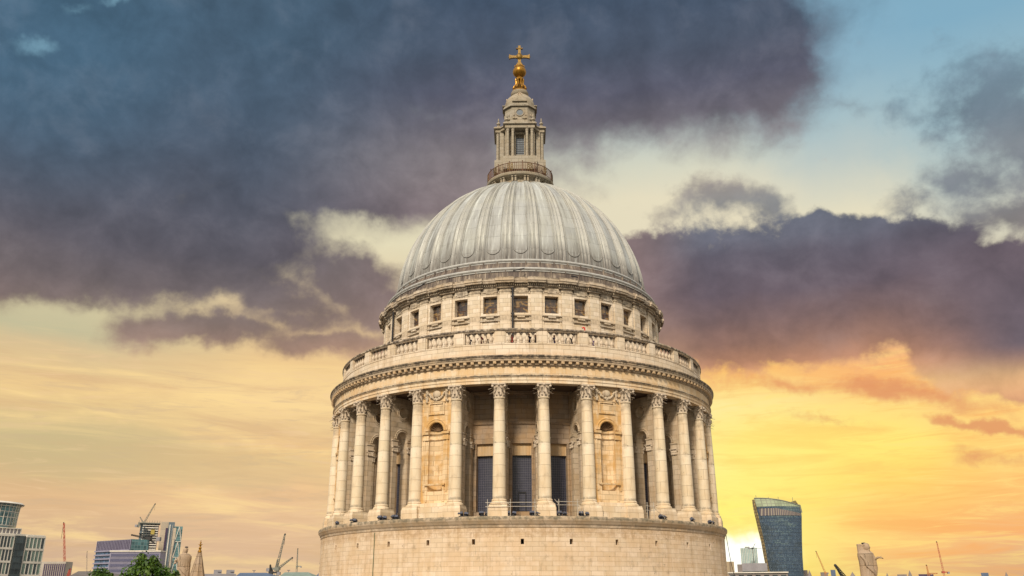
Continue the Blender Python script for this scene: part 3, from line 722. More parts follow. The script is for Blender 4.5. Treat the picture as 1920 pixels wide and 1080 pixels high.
for k in range(1, 32): dup_part(PB, (), 11.25*k)
# golden gallery ledge and railing
b = MB(); b.lathe([(3.5, 43.9), (3.42, 44.2), (3.3, 44.5), (3.25, 45.1), (3.4, 45.2), (3.75, 45.26), (3.9, 45.3), (3.95, 45.4), (3.95, 45.58), (3.9, 45.62), (2.2, 45.66)], 96)
for k in range(16):
    for s in (-2.8, 2.8):
        t = k*22.5+s+11.25; b.box(pol(3.42, t, 44.85), (.2, .5, .62), radians(t)); b.box(pol(3.5, t, 45.15), (.24, .5, .12), radians(t))
part(b, 'golden_gallery_ledge', M['lantern'])
b = MB()
for z, q in ((46.78, .045), (45.78, .03)): b.lathe([(3.83+q*cos(a*pi/4), z+q*sin(a*pi/4)) for a in range(9)], 96)
for k in range(112): t = k*360/112; b.tube([pol(3.83, t, 45.6), pol(3.83, t, 46.78)], .028, 5)
for k in range(16): t = k*22.5+4; b.tube([pol(3.83, t, 45.6), pol(3.83, t, 46.9)], .04, 5); b.sphere(pol(3.83, t, 46.95), .07, 5)
GRL = part(b, 'gallery_railing', M['iron'])
b = MB()
for s in (-1, 1):
    for rr, zc in ((.16, .30), (.12, .66), (.09, .88)):
        b.tube([pol(3.86, s*2.6+degrees(rr*cos(i*pi/5)/3.86), 45.75+zc+rr*sin(i*pi/5)) for i in range(10)], .03, 5, closed=True)
GP = part(b, 'gilded_scroll_panel', M['goldcross']); GP.rotation_euler = (0, 0, radians(-17))
for t in (17, -50, 50, -84, 84, -118, 118, 150, -150, 180): dup_part(GP, (), t)
# lantern
def lantern_stage():
    b = MB(); core = 1.62
    b.box((0, 0, 46.2), (5.0, 5.0, 1.6)); b.box((0, 0, 50.0), (2*core, 2*core, 6.2), rz=0)
    for k in range(4):      # chamfer buttresses between the porches
        m = Rz(45+90*k); b.box((0, -1.95, 49.6), (1.5, .9, 5.0), m=m)
    for k in range(4):
        m = Rz(90*k)
        b.box((0, -2.0, 47.2), (3.9, 2.0, 1.7), m=m)                # pedestal of the porch
        b.box((0, -2.35, 48.02), (3.5, 1.05, .12), m=m)
        for s in (-1, 1):
            b.box((s*.55, -1.85, 50.0), (.12, .6, 3.9), m=m)
            b.box((s*1.62, -2.15, 50.0), (.2, .5, 3.9), m=m)
        b.box((0, -1.8, 48.4), (1.1, .5, .6), m=m); b.box((0, -1.8, 51.6), (1.1, .5, .35), m=m)
        b.box((0, -2.3, 52.05), (3.5, 1.2, .42), m=m)
    return b
part(lantern_stage(), 'lantern_stage', M['lantern'], ang=25)
b = MB()
for k in range(4):
    m = Rz(90*k); b.box((0, -2.25, 52.36), (3.95, 1.7, .14), m=m); b.box((0, -2.2, 52.48), (3.75, 1.6, .12), m=m)
    m = Rz(90*k+45); b.box((0, -2.25, 52.12), (2.1, 1.3, .36), m=m); b.box((0, -2.3, 52.35), (2.4, 1.5, .12), m=m)
part(b, 'lantern_cornice', M['lantern'], ang=25)
def lcol():
    b = MB(); b.box((0, 0, .06), (.5, .5, .12)); b.lathe([(.24, .12), (.24, .2), (.19, .26), (.195, .3), (.165, 3.4), (.2, 3.45), (.17, 3.5)], 14)
    b.lathe([(.18, 3.45), (.24, 3.72)], 10); b.box((0, 0, 3.77), (.5, .5, .1)); return b
LC = None
for k in range(4):
    for x in (-1.42, -.83, .83, 1.42):
        p = Rz(90*k) @ Vector((x, -2.62, 48.07+CH))
        if LC is None: LC = part(lcol(), 'lantern_column', M['lantern'], loc=p)
        else: o = LC.copy(); COL.objects.link(o); o.location = p
b = MB(); b.box((0, -1.68, 49.9), (.98, .06, 2.35)); LW = part(b, 'lantern_window', M['lantglass'])
b = MB()
for i in range(1, 5): b.box((-.49+.98*i/5, -1.73, 49.9), (.03, .03, 2.35))
for i in range(0, 9): b.box((0, -1.735, 48.74+2.33*i/8), (.98, .03, .03))
for s in (-1, 1): b.box((s*.49, -1.74, 49.9), (.06, .08, 2.35))
b.box((0, -1.78, 48.68), (1.25, .2, .1)); LB = b.build('glazing_bars', M['dark'], LW)
for k in (1, 2, 3): dup_part(LW, (LB,), 90*k)
b = MB(); b.box((0, 0, .1), (.34, .34, .2)); b.lathe([(.1, .2), (.08, .3), (.24, .48), (.22, .62), (.1, .72), (.06, .8), (.12, .9), (.05, 1.0), (.07, 1.15), (.01, 1.3)], 12)
UR = None
for k in range(4):
    for s in (-1, 1):
        p = Rz(90*k) @ Vector((s*1.55, -2.55, 52.54+CH))
        if UR is None: UR = part(b, 'urn', M['lantern'], loc=p)
        else: o = UR.copy(); COL.objects.link(o); o.location = p
def upper_stage():
    b = MB()
    def oct_(h, c, z0, z1):       # chamfered square prism
        pts = [(-h, -h+c), (-h+c, -h), (h-c, -h), (h, -h+c), (h, h-c), (h-c, h), (-h+c, h), (-h, h-c)]
        b.add([(x, y, z) for z in (z0, z1) for x, y in pts], [tuple(range(8)), tuple(range(8, 16))]+[(i, (i+1) % 8, 8+(i+1) % 8, 8+i) for i in range(8)])
    oct_(1.95, .95, 52.5, 52.95); oct_(1.78, .85, 52.95, 55.35); oct_(1.98, .9, 55.35, 55.5); oct_(1.86, .88, 55.5, 55.75)
    for k in range(4):
        m = Rz(90*k)
        b.box((0, -1.85, 55.55), (1.75, .3, .16), m=m); b.box((0, -1.80, 55.78), (1.6, .22, .32), m=m); b.box((0, -1.9, 55.98), (1.8, .4, .09), m=m)
        b.tube([m @ Vector((.46*cos(i*pi/9), -1.82, 54.5+.46*sin(i*pi/9))) for i in range(18)], .07, 6, closed=True)
        for s in (-1, 1):
            b.sphere((s*.72, -1.85, 53.75), .16, 6, (1, .6, .8), m=m); b.sphere((s*.72, -1.83, 54.2), .09, 6, (1, .6, 1.6), m=m)
            b.sphere((s*1.25, -1.5, 53.75), .15, 6, m=m); b.sphere((s*1.28, -1.48, 54.3), .09, 6, (1, 1, 1.8), m=m)
            b.tube([m @ Vector((s*.3, -1.85, 53.75)), m @ Vector((s*.6, -1.87, 53.65))], .05, 5)
    return b
part(upper_stage(), 'lantern_upper_stage', M['lantern'], ang=25)
b = MB(); b.lathe([(.4*cos(a*pi/20)+.001, 0) for a in range(0, 11)], 20, m=Matrix.Translation((0, -1.80, 54.5)) @ Matrix.Rotation(pi/2, 4, 'X')); RW_ = part(b, 'round_window', M['lantglass'])
for k in (1, 2, 3): dup_part(RW_, (), 90*k)
b = MB(); b.lathe([(1.76, 55.75), (1.80, 56.1), (1.79, 56.5), (1.70, 56.85), (1.5, 57.2), (1.2, 57.5), (.95, 57.68), (.92, 57.75), (.98, 57.8), (1.08, 57.95), (1.1, 58.08), (1.02, 58.15), (1.02, 58.3), (.9, 58.36), (.5, 58.4)], 40)
CU = part(b, 'cupola', M['lantern'])
b = MB(); b.sphere((0, -1.42, 57.25), .2, 8, (1, .7, 1)); b.tube([(.22*cos(i*pi/8), -1.58, 57.22+.2*sin(i*pi/8)) for i in range(16)], .05, 5, closed=True); DM = b.build('lucarne', M['capital'], CU)
for k in (1, 2, 3): c = DM.copy(); COL.objects.link(c); c.parent = CU; c.rotation_euler = (0, 0, k*pi/2)
b = MB(); b.lathe([(.95, 58.36), (.9, 58.5), (.6, 58.6), (.5, 58.62)], 24, caps=True); b.lathe([(.5, 60.1), (.55, 60.2), (.5, 60.35), (.3, 60.5)], 20, caps=True)
for k in range(8):
    t = k*45+22.5
    b.tube([pol(r, t, z) for r, z in ((.72, 58.6), (.82, 58.8), (.72, 59.1), (.5, 59.35), (.42, 59.7), (.5, 60.0), (.48, 60.2))], .11, 6)
    b.sphere(pol(.8, t, 58.8), .16, 6); b.sphere(pol(.52, t, 59.95), .11, 6)
b.lathe([(.12, 58.5), (.10, 60.2)], 8)
part(b, 'gilded_scroll_base', M['gold'])
b = MB(); b.sphere((0, 0, 61.35), .84, 22, (1, 1, .92)); b.lathe([(.3, 60.4), (.42, 60.55), (.3, 60.7)], 16)
b.lathe([(.70, 61.85), (.66, 61.98), (.4, 62.15), (.26, 62.35)], 16)
for k in range(10): b.sphere(pol(.58, k*36, 62.05), .1, 5, (1, 1, 1.5))
part(b, 'gilded_ball', M['gold'])
def cross():
    b = MB(); b.box((0, 0, 63.7), (.38, .26, 2.95), taper=.8); b.box((0, 0, 62.45), (.6, .4, .3))
    zc = 63.55
    for s in (-1, 1):
        b.add([(s*x, y, zc+z) for x, h in ((.1, .30), (.45, .15), (.95, .18), (1.22, .26)) for y, z in ((-.12, -h), (.12, -h), (.12, h), (-.12, h))],
              [(i*4+j, i*4+(j+1) % 4, i*4+4+(j+1) % 4, i*4+4+j) for i in range(3) for j in range(4)]+[(12, 13, 14, 15)])
        b.box((s*1.24, 0, zc), (.09, .3, .62)); b.sphere((s*1.30, 0, zc), .09, 6)
    b.sphere((0, -.08, zc+.02), .4, 8, (1, .55, 1.2))
    b.box((0, 0, 64.75), (.8, .3, .09)); b.box((0, 0, 64.9), (.4, .26, .2), taper=.4); b.sphere((0, 0, 65.02), .09, 6)
    for q in (pi/4, 3*pi/4, 5*pi/4, 7*pi/4): b.tube([(.12*cos(q), 0, zc+.12*sin(q)), (.42*cos(q), 0, zc+.42*sin(q))], .035, 5, r1=.012)
    return b
part(cross(), 'gilded_cross', M['goldcross'], ang=25)
# pipes on the stone
b = MB(); b.tube([pol(15.22, -2.95, 19.7), pol(15.22, -2.95, 27.5)], .09, 8)
for z in (21.5, 23.2, 24.9, 26.6): b.box(pol(15.22, -2.95, z), (.3, .16, .1), radians(-2.95))
part(b, 'downpipe', M['dark'])
b = MB(); b.tube([pol(15.22, -59.5, 19.7), pol(15.22, -59.5, 27.5)], .09, 8); part(b, 'downpipe', M['dark'])
M['greenpipe'] = simple('green_copper_strip', (.09, .13, .07, 1), .6)
b = MB(); b.tube([pol(20.23, -38.5, -8), pol(20.23, -38.5, 5.1)], .03, 6); part(b, 'conductor_strip', M['greenpipe'])
b = MB(); b.tube([pol(15.9, -2.5, 28.9), pol(15.35, 1.3, 29.35)], .05, 6); b.tube([pol(15.9, 17.5, 28.6), pol(15.9, 20, 28.55)], .06, 6); b.tube([pol(15.75, -41, 28.5), pol(15.6, -37, 29.0)], .05, 6)
part(b, 'maintenance_boom', M['dark'])
# cathedral body below the frame
b = MB(); b.box((0, 6, 12.5), (62, 62, 25)); b.box((0, -22, 12.5), (48, 12, 25)); b.box((0, 70, 12), (40, 80, 24)); b.box((0, 6, 26.1), (48, 48, 2.2), taper=.9)
for x in (-30, 30): b.box((x, -24.5, 27), (2.6, 2.6, 4.4))
b.box((0, -28.2, 26.0), (40, .8, 2.0))
b.build('cathedral_body', M['plinth'], ROOT, smooth=False)

# ------------------------------------------------------------------ things on the cathedral
def theta_at(px, R, z):
    lo, hi = -89.0, 89.0
    for _ in range(50):
        m = (lo+hi)/2; p = Vector(pol(R, m, z+CH))-CAM
        x = 960+F*p.dot(RT)/p.dot(FW)
        if x < px: lo = m
        else: hi = m
    return m
def floodlight():
    r = empty('floodlight'); b = MB(); b.box((0, 0, .04), (.75, .28, .06)); b.box((-.2, 0, .1), (.1, .24, .1)); b.box((.2, 0, .1), (.1, .24, .1)); b.build('bracket', M['dark'], r)
    b = MB(); m = Matrix.Translation((-.02, 0, .26)) @ Matrix.Rotation(radians(-35), 4, 'X')
    b.box((-.22, 0, 0), (.42, .30, .22), m=m, taper=.8); b.box((.26, .02, -.03), (.34, .26, .2), rz=.3, m=m, taper=.85); b.build('lamp_head', M['floodbody'], r)
    b = MB(); b.box((-.22, 0, .115), (.30, .2, .01), m=m); b.build('lens', M['floodlens'], r)
    b = MB(); b.tube([(.4, .05, .1), (.6, .15, .05), (.7, .3, .03)], .02, 5); b.build('cable', M['dark'], r); return r
M['floodbody'] = simple('grey_blue_lamp_body', (.10, .11, .15, 1), .5, .2, .3, 6)
M['floodlens'] = glass('lamp_lens', (.2, .2, .2, 1))
fl = [(632, 'at the far left end of the ledge by the outermost column'), (663, 'at the foot of the second column from the left'), (717, 'in front of the fourth column from the left'), (741, 'on the ledge just left of the left niche'),
      (869, 'on the ledge just right of the left niche'), (908, 'on the ledge in front of the left tall centre window'), (959, 'on the ledge in front of the central window, left one'), (1003, 'on the ledge in front of the central window, right one'),
      (1054, 'on the ledge in front of the right tall centre window'), (1095, 'on the ledge just left of the right niche'), (1243, 'at the foot of the first free column right of the right niche'), (1299, 'at the foot of the second free column right of the right niche'), (1334, 'at the far right end of the ledge by the outermost column')]
FL = floodlight(); FK = list(FL.children)
for i, (px, lab) in enumerate(fl):
    if i == 0: o = FL
    else:
        o = FL.copy(); COL.objects.link(o)
        for q in FK: c = q.copy(); COL.objects.link(c); c.parent = o
    t = theta_at(px, 20.05, 6.1); o.location = pol(20.05, t, 6.08+CH); o.rotation_euler = (0, 0, radians(t)+(i % 3-1)*.25)
    tag(o, 'small dark floodlight '+lab, 'floodlight', 'floodlights along the ledge')
def guardrail(posts, rails, lab, brace=()):
    r = empty('guardrail', pol(20.2, posts[0], 6.07+CH)); inv = Matrix.Translation(-Vector(r.location))
    P = lambda t, z: inv @ Vector(pol(20.22, t, z+CH))
    for t in posts: b = MB(); b.tube([P(t, 6.07), P(t, 7.42)], .026, 6); b.sphere(P(t, 7.1), .05, 5); b.build('post', M['steel'], r)
    for z in rails:
        b = MB(); n = 10; b.tube([P(posts[0]-.5+(posts[-1]-posts[0]+1)*i/n, z) for i in range(n+1)], .022, 6); b.build('rail', M['steel'], r)
    for t0, z0, t1, z1 in brace: b = MB(); b.tube([P(t0, z0), P(t1, z1)], .02, 6); b.build('brace', M['steel'], r)
    tag(r, lab, 'guardrail', 'tube guardrails on the ledge')
T = lambda px: theta_at(px, 20.2, 6.5)
guardrail([T(914), T(957), T(1003)], (6.82, 7.14), 'tube guardrail across the foot of the central window, behind the left centre column', ((T(950), 7.2, T(957), 6.9),))
guardrail([T(1048), T(1083)], (6.95, 7.22), 'short tube guardrail in front of the right tall centre window', ((T(1040), 7.4, T(1048), 7.0), (T(1083), 7.1, T(1091), 6.3)))
guardrail([T(1214), T(1226)], (6.75, 7.1), 'short tube guardrail beside the first dark window right of the right niche', ((T(1226), 7.0, T(1246), 6.2),))
b = MB(); R = 18.62; t = theta_at(1096.5, R, 22.4); b.tube([pol(R, t, 21.4+CH)]+[pol(R, t, 22.5+CH)]+[pol(R, t-.35*(1-cos(q)), 22.55+CH+.14*sin(q)) for q in (.4, .9, 1.5, 2.2, 2.8)], .065, 6)
M['red'] = simple('red_paint', (.60, .02, .02, 1), .5)
tag(b.build('hooked_pole', M['red']), 'small red hooked pole standing up behind the gallery balustrade', 'pole')
b = MB(); p0 = Vector(pol(20.5, 84, 5.7+CH)); p1 = hit(1377, 1079, 92-2); b.tube([p0+(p1-p0)*(i/12)+Vector((0, 0, -.5*sin(pi*i/12))) for i in range(13)], .03, 5)
tag(b.build('cable', M['dark']), 'thin dark cable running down from the right end of the stone ledge', 'cable')

# people: one body, clothes coloured by height on the figure
def blob_remesh(b, name, m, parent=None, vox=.03, sm=2):
    o = b.build(name, m, parent); md = o.modifiers.new('remesh', 'REMESH'); md.mode = 'VOXEL'; md.voxel_size = vox; md.use_smooth_shade = True
    if sm: q = o.modifiers.new('smooth', 'SMOOTH'); q.iterations = sm
    return o
def bake(o):
    dg = bpy.context.evaluated_depsgraph_get(); me = bpy.data.meshes.new_from_object(o.evaluated_get(dg)); o.modifiers.clear(); o.data = me; return o
def person_mesh(v):
    b = MB(); rnd = random.Random(v)
    lean = (0, .08, -.06)[v]
    b.tube([(-.09, 0, .05), (-.10, -.02, .48), (-.09, 0, .92)], .06, 8, r1=.095); b.tube([(.09, .03, .05), (.10, .01, .48), (.09, 0, .92)], .06, 8, r1=.095)
    for s in (-1, 1): b.sphere((s*.095, -.06, .05), .07, 6, (.8, 1.8, .7))
    b.sphere((0, 0, .95), .17, 8, (1, .72, .8)); b.sphere((0, lean*.5, 1.15), .17, 8, (.95, .68, 1.3)); b.sphere((0, lean, 1.35), .18, 8, (1.12, .7, .7))
    b.tube([(0, lean, 1.38), (0, lean*1.1, 1.52)], .06, 8); b.sphere((0, lean*1.2-.01, 1.60), .105, 10, (.85, 1, 1.15)); b.sphere((0, lean*1.2-.115, 1.59), .022, 5); 
    for s in (-1, 1):
        b.sphere((s*.092, lean*1.2, 1.6), .025, 5)
        if v == 0: pts = [(s*.2, lean, 1.40), (s*.26, .02, 1.15), (s*.23, -.1, .9)]
        elif v == 1: pts = [(s*.2, lean, 1.40), (s*.27, -.05, 1.18), (s*.12, -.28, 1.22)]
        else: pts = [(s*.2, lean, 1.40), (s*.25, -.12, 1.22), (s*.12, -.2, 1.46 if s > 0 else 1.1)]
        b.tube(pts, .055, 8, r1=.036); b.sphere(pts[-1], .045, 6, (.8, .8, 1.3))
    return b
def person_mat(shirt, legs, hair, skin=(.45, .26, .17, 1)):
    m, g = mat('clothes'); x, y, z = g.sep(g.n('TexCoord', 3))
    c = g.mix(g.ss(z, .93, .95), legs, shirt); c = g.mix(g.ss(z, 1.455, 1.47), c, skin); c = g.mix(g.ss(z+y*.6, 1.625, 1.64), c, hair)
    c = g.mix(g.ss(x.m('ABSOLUTE'), .235, .25)*g.ss(z, 1.02, .96), c, skin); finish(g, c, .8); return m
ppl = [(868, 0, (.35,.25,.45), 'mauve coat'), (880, 1, (.12,.12,.14), 'dark grey jacket'), (901, 2, (.28,.02,.03), 'dark red coat'), (911, 0, (.02,.02,.025), 'black jacket'), (959, 1, (.55,.14,.12), 'salmon red jacket'),
       (992, 0, (.03,.02,.05), 'black coat behind the central bay'), (1003.5, 2, (.04,.035,.06), 'navy coat beside the central pedestal'), (1041, 1, (.05,.03,.09), 'indigo top'), (1066, 0, (.25,.25,.24), 'grey top'), (1074, 2, (.02,.02,.04), 'blue black anorak'), (1111, 1, (.22,.10,.45), 'bright purple coat')]
pm = []
for v in range(3): o = bake(blob_remesh(person_mesh(v), 'person', M['dark'], vox=.022, sm=1)); pm.append(o.data); bpy.data.objects.remove(o)
for i, (px, v, c, lab) in enumerate(ppl):
    o = bpy.data.objects.new('person', pm[v]); COL.objects.link(o)
    t = theta_at(px, 18.2, 21); o.location = pol(18.2, t, 20.25+CH); o.rotation_euler = (0, 0, radians(t)+(-.5, .4, .1, .7)[i % 4]); o.scale = (1, 1, 1+.04*((i*7) % 3-1))
    o.material_slots[0].link = 'OBJECT'; o.material_slots[0].material = person_mat(c+(1,), ((.03,.04,.08,1), (.02,.02,.02,1), (.10,.09,.08,1))[i % 3], ((.03,.015,.01,1), (.12,.06,.02,1))[i % 2])
    tag(o, 'visitor on the gallery behind the balusters in '+('an ' if lab[0] in 'aeiou' else 'a ')+lab, 'person', 'visitors on the stone gallery')

# statues on the roof corners
def statue(name, px, ptop, Y, kind, lab, hgt):
    top = hit(px, ptop, Y); r = empty(name, (top.x, top.y, top.z-hgt)); b = MB()
    k = hgt/3.6
    m = Matrix.Scale(k, 4)
    pr = [(.55, .0), (.60, .3), (.56, 1.0), (.52, 1.7), (.55, 2.2), (.60, 2.6), (.58, 2.82), (.40, 3.0), (.22, 3.08)]
    b.lathe(pr, 28, m=m, caps=True, ex=1.1 if kind else 1.0, ey=.75)
    rnd = random.Random(5 if kind else 2)
    for i in range(26):           # folds of the robe
        a = 2*pi*i/26+rnd.uniform(-.08, .08); z0 = rnd.uniform(0, .4); z1 = rnd.uniform(1.6, 2.7)
        pts = []
        for j in range(7):
            t = j/6; z = z0+(z1-z0)*t; rr = .56; aa = a+.35*t*(1 if kind else -.6)
            pts.append((rr*sin(aa), -rr*.75*cos(aa), z))
        b.tube(pts, .055, 5, m=m, r1=.03)
    for q in range(4):            # cloak drawn across the chest
        b.tube([(-.55+.1*q, -.30-.02*q, 2.65-.12*q), (-.2, -.50, 2.25-.14*q), (.25, -.48, 1.75-.12*q), (.56, -.25, 1.35-.1*q)], .06, 6, m=m)
    if kind:
        b.tube([(-.42, .05, 0), (-.44, .05, 3.55)], .17, 8, m=m); b.box((-.42, .05, 3.5), (.32, .3, .12), m=m)
        b.sphere((.12, -.04, 3.30), .30, 10, (.95, 1.05, 1.15), m=m); b.sphere((.32, -.24, 3.28), .07, 6, m=m)
        b.sphere((.20, -.14, 3.08), .19, 8, (.8, .9, 1.2), m=m); b.sphere((-.2, .06, 3.1), .3, 8, (.9, .7, 1.5), m=m)
        for q in range(9): a = q*.7; b.sphere((.06+.26*cos(a)*.9, .02+.22*sin(a), 3.46+.04*cos(q*2)), .11, 5, m=m)
        b.tube([(.45, -.1, 2.75), (.66, -.2, 2.35), (.80, -.38, 2.48), (.95, -.45, 2.50)], .15, 8, m=m, r1=.075)
        b.sphere((1.02, -.46, 2.47), .095, 6, (1.2, .9, .7), m=m)
        for q, l in enumerate((.16, .2, .19, .15)): b.tube([(1.05, -.52+.04*q, 2.47), (1.05+l*.6, -.53+.04*q, 2.46-.02*q), (1.05+l, -.53+.04*q, 2.38)], .022, 5, m=m)
        b.tube([(1.0, -.40, 2.52), (1.10, -.38, 2.58), (1.14, -.38, 2.62)], .024, 5, m=m)
        for q in range(4): b.tube([(.52+.05*q, -.18, 2.5), (.55+.05*q, -.22, 2.0-.1*q), (.52+.02*q, -.2, 1.1)], .08, 5, m=m)
    else:
        b.sphere((.0, -.02, 3.30), .22, 10, (.95, 1, 1.2), m=m); b.sphere((-.12, -.18, 3.28), .06, 6, m=m)
        b.sphere((-.08, -.12, 3.12), .15, 8, (.8, .9, 1.1), m=m); b.tube([(-.16, .02, 3.45), (-.24, .05, 3.1), (-.22, .05, 2.9)], .08, 6, m=m)
        for q in range(7): a = q*.9; b.sphere((.16*cos(a), .14*sin(a)+.02, 3.44), .075, 5, m=m)
        b.tube([(-.5, 0, 2.7), (-.72, -.15, 2.35), (-.62, -.4, 2.2)], .14, 8, m=m, r1=.08)
        b.sphere((-.72, -.3, 2.42), .11, 6, m=m)
        for q, l in enumerate((.12, .15, .14, .11)): b.tube([(-.66-.03*q, -.42, 2.2), (-.66-.03*q, -.42-l, 2.22), (-.64-.03*q, -.45-l, 2.14)], .024, 5, m=m)
    bake(blob_remesh(b, 'robed_figure', M['statue'], r, vox=.036, sm=1))
    if not kind:
        b = MB(); b.sphere((.04*k, 0, 3.60*k), .1, 6, (1.6, .8, .7)); b.tube([(.04*k, 0, 3.5*k), (.04*k, 0, 3.6*k)], .02, 5); b.build('bird_spike', M['dark'], r)
    else:
        b = MB(); b.sphere((-.02*k, .05, 3.62*k), .12, 6, (1.8, .8, .5)); b.build('lichen_cap', M['dark'], r)
    b = MB(); b.box((0, 0, -.35), (1.7, 1.5, .7)); b.box((0, 0, -1.2), (1.4, 1.3, 1.0)); n = r.location.z-1.7-26; b.box((0, 0, -1.7-n/2), (2.0, 1.8, n)); b.build('pedestal', M['plinth'], r, smooth=False)
    tag(r, lab, 'statue', 'statues of robed figures on the cathedral roof'); return r
statue('stone_statue', 349, 1026, 78, 0, 'weathered stone statue of a cloaked figure beside the pointed spire', 3.5)
statue('stone_statue', 1620, 1019, 76, 1, 'bearded robed stone statue reaching out one hand', 3.7)
# stone spire with gilded finial
top = hit(377, 1013, 120); rs = empty('stone_spire', (top.x, top.y, 0))
k = 1617/(120*.942); hz = top.z
def zy(y, Y, px=377): return hit(px, y, Y).z
b = MB(); z1 = zy(1036, 120); z0 = zy(1082, 120)-6
b.lathe([(2.35, z0), (.20, z1)], 8, a0=pi/8, a1=2*pi+pi/8)
for i in range(8):
    t = 22.5+45*i; b.tube([pol(2.35, t, z0), pol(.22, t, z1)], .10, 5, r1=.05)
b.lathe([(2.6, 0), (2.6, z0-.2), (2.9, z0-.1), (2.9, z0)], 8, a0=pi/8, a1=2*pi+pi/8); b.build('spire', M['statue'], rs, smooth=False)
b = MB(); b.lathe([(.2, z1-.1), (.28, z1+.1), (.12, z1+.4), (.2, z1+.55), (.08, z1+.8), (.16, z1+.95), (.05, z1+1.1), (.04, top.z)], 10); b.box((0, 0, top.z-.55), (.55, .06, .07)); b.sphere((0, 0, z1+1.25), .12, 6); b.build('gilded_finial', M['gold'], rs)
tag(rs, 'pointed stone spire with a thin gilded finial right of the cloaked statue', 'spire')

# ------------------------------------------------------------------ trees
def leafmat(name, c):
    m, g = mat(name); co = g.n('TexCoord', 3); n = g.noise(co, 1.1, 4, .6)
    oi = g.n('NewGeometry', 8)
    col = g.mix(g.ss(n, .38, .62), c, (c[0]*2.2, c[1]*1.6, c[2]*1.2, 1)); col = g.mix(oi*.5, col, (c[0]*.5, c[1]*.6, c[2]*.6, 1))
    d = g.n('BsdfPrincipled', 0, {'Base Color': col, 'Roughness': .5}); t = g.n('BsdfTranslucent', 0, {'Color': col})
    mx = g.n('MixShader', 0, {0: .35, 1: d, 2: t}); o = g.t.nodes.new('ShaderNodeOutputMaterial'); g.put(o.inputs[0], mx); return m
M['leaf'] = leafmat('plane_leaves', (.055, .125, .012, 1)); M['bark'] = simple('bark', (.12, .09, .06, 1), .9, 0, .4, 4)
def tree(px, py, Y, clusters, seed, lab):
    top = hit(px, py, Y); r = empty('leafy_tree', (top.x, top.y, 0)); rnd = random.Random(seed)
    cl = [(hit(x, y, Y+dy)-Vector((top.x, top.y, 0)), rr/1617*Y) for x, y, rr, dy in clusters]
    zt = top.z
    for i in range(26):
        a = rnd.uniform(0, 2*pi); q = rnd.uniform(.5, 4.2); cl.append((Vector((q*cos(a), q*sin(a), zt-2.6-q*.55-rnd.uniform(0, 5))), rnd.uniform(.8, 1.3)))
    b = MB(); hub = Vector((0, 0, zt-9)); b.tube([(0, 0, 0), (.1, .05, zt*.4), tuple(hub)], .45, 10, r1=.25)
    for c, rr in cl: mid = (hub+c)/2+Vector((rnd.uniform(-.3, .3), rnd.uniform(-.3, .3), -.4)); b.tube([tuple(hub-Vector((0, 0, rnd.uniform(0, 3)))), tuple(mid), tuple(c)], .10, 5, r1=.02)
    b.build('trunk', M['bark'], r)
    b = MB()
    for ci, (c, rr) in enumerate(cl):
        n = int((210 if ci < len(clusters) else 220)*min(1.6, max(.5, rr/.5)))
        for _ in range(n):
            v = Vector((rnd.gauss(0, 1), rnd.gauss(0, 1), rnd.gauss(0, 1))).normalized()*rr*rnd.uniform(.2, 1.0)**.6*(1+.75*rnd.random()**3)
            p = c+v; s_ = rnd.uniform(.05, .11); nn = (v.normalized()+Vector((rnd.uniform(-.8, .8), rnd.uniform(-.8, .8), rnd.uniform(-.2, 1)))).normalized()
            t1 = nn.cross(Vector((rnd.uniform(-1, 1), rnd.uniform(-1, 1), rnd.uniform(-1, 1)))).normalized(); t2 = nn.cross(t1)
            b.add([p-t1*s_, p-t2*s_*.7, p+t1*s_*1.1, p+t2*s_*.7], [(0, 1, 2, 3)])
    me = bpy.data.meshes.new('crown'); me.from_pydata(b.v, [], b.f); me.materials.append(M['leaf']); o = bpy.data.objects.new('crown', me); COL.objects.link(o); o.parent = r
    tag(r, lab, 'tree', 'trees below the skyline')
tree(270, 1036, 46, [(267, 1046, 9, 0), (262, 1056, 13, .3), (276, 1058, 12, -.2), (289, 1050, 8, .1), (292, 1063, 12, .4), (255, 1070, 15, 0), (240, 1079, 14, .2), (272, 1074, 18, -.4), (298, 1072, 12, 0), (308, 1079, 11, .2), (328, 1079, 9, .2), (318, 1084, 12, 0), (265, 1090, 30, 0), (305, 1095, 24, .3)], 11, 'bright green leafy treetop rising in front of the grey strip windowed office block')
tree(187, 1064, 50, [(188, 1073, 9, 0), (178, 1080, 10, 0), (197, 1080, 9, .2), (206, 1082, 6, 0), (186, 1088, 14, 0)], 23, 'small green treetop below the blue glass office block')

# ------------------------------------------------------------------ city
def gmat(name, col, bw, bh, frame, jw, rough=.15, var=.5, metal=.0):
    m, g = mat(name); co = g.n('TexCoord', 3); x, y, z = g.sep(co); br = g.t.nodes.new('ShaderNodeTexBrick'); br.offset = 0
    g.put(br.inputs['Vector'], g.vec(x+y, z))
    for k_, v in (('Scale', 1), ('Brick Width', bw), ('Row Height', bh), ('Mortar Size', jw), ('Mortar Smooth', .1)): br.inputs[k_].default_value = v
    br.inputs['Color1'].default_value = tuple(c*(1+var) for c in col)+(1,); br.inputs['Color2'].default_value = tuple(c*(1-var) for c in col)+(1,); br.inputs['Mortar'].default_value = frame
    finish(g, X(g, br.outputs['Color']), rough, None, 0, 0, metal, .7); return m
M['white'] = simple('pale_concrete', (.70, .66, .58, 1), .8, 0, .2, .3)
M['greyc2'] = simple('warm_concrete', (.42, .38, .33, 1), .8, 0, .2, .3)
M['greyc'] = simple('grey_panel', (.27, .26, .28, 1), .7, 0, .2, .3)
M['purple'] = simple('dark_louvre', (.07, .05, .10, 1), .6, 0, .2, .5)
M['teal'] = gmat('teal_glass', (.075, .17, .18), 1.6, 1.6, (.25, .35, .36, 1), .07, .2)
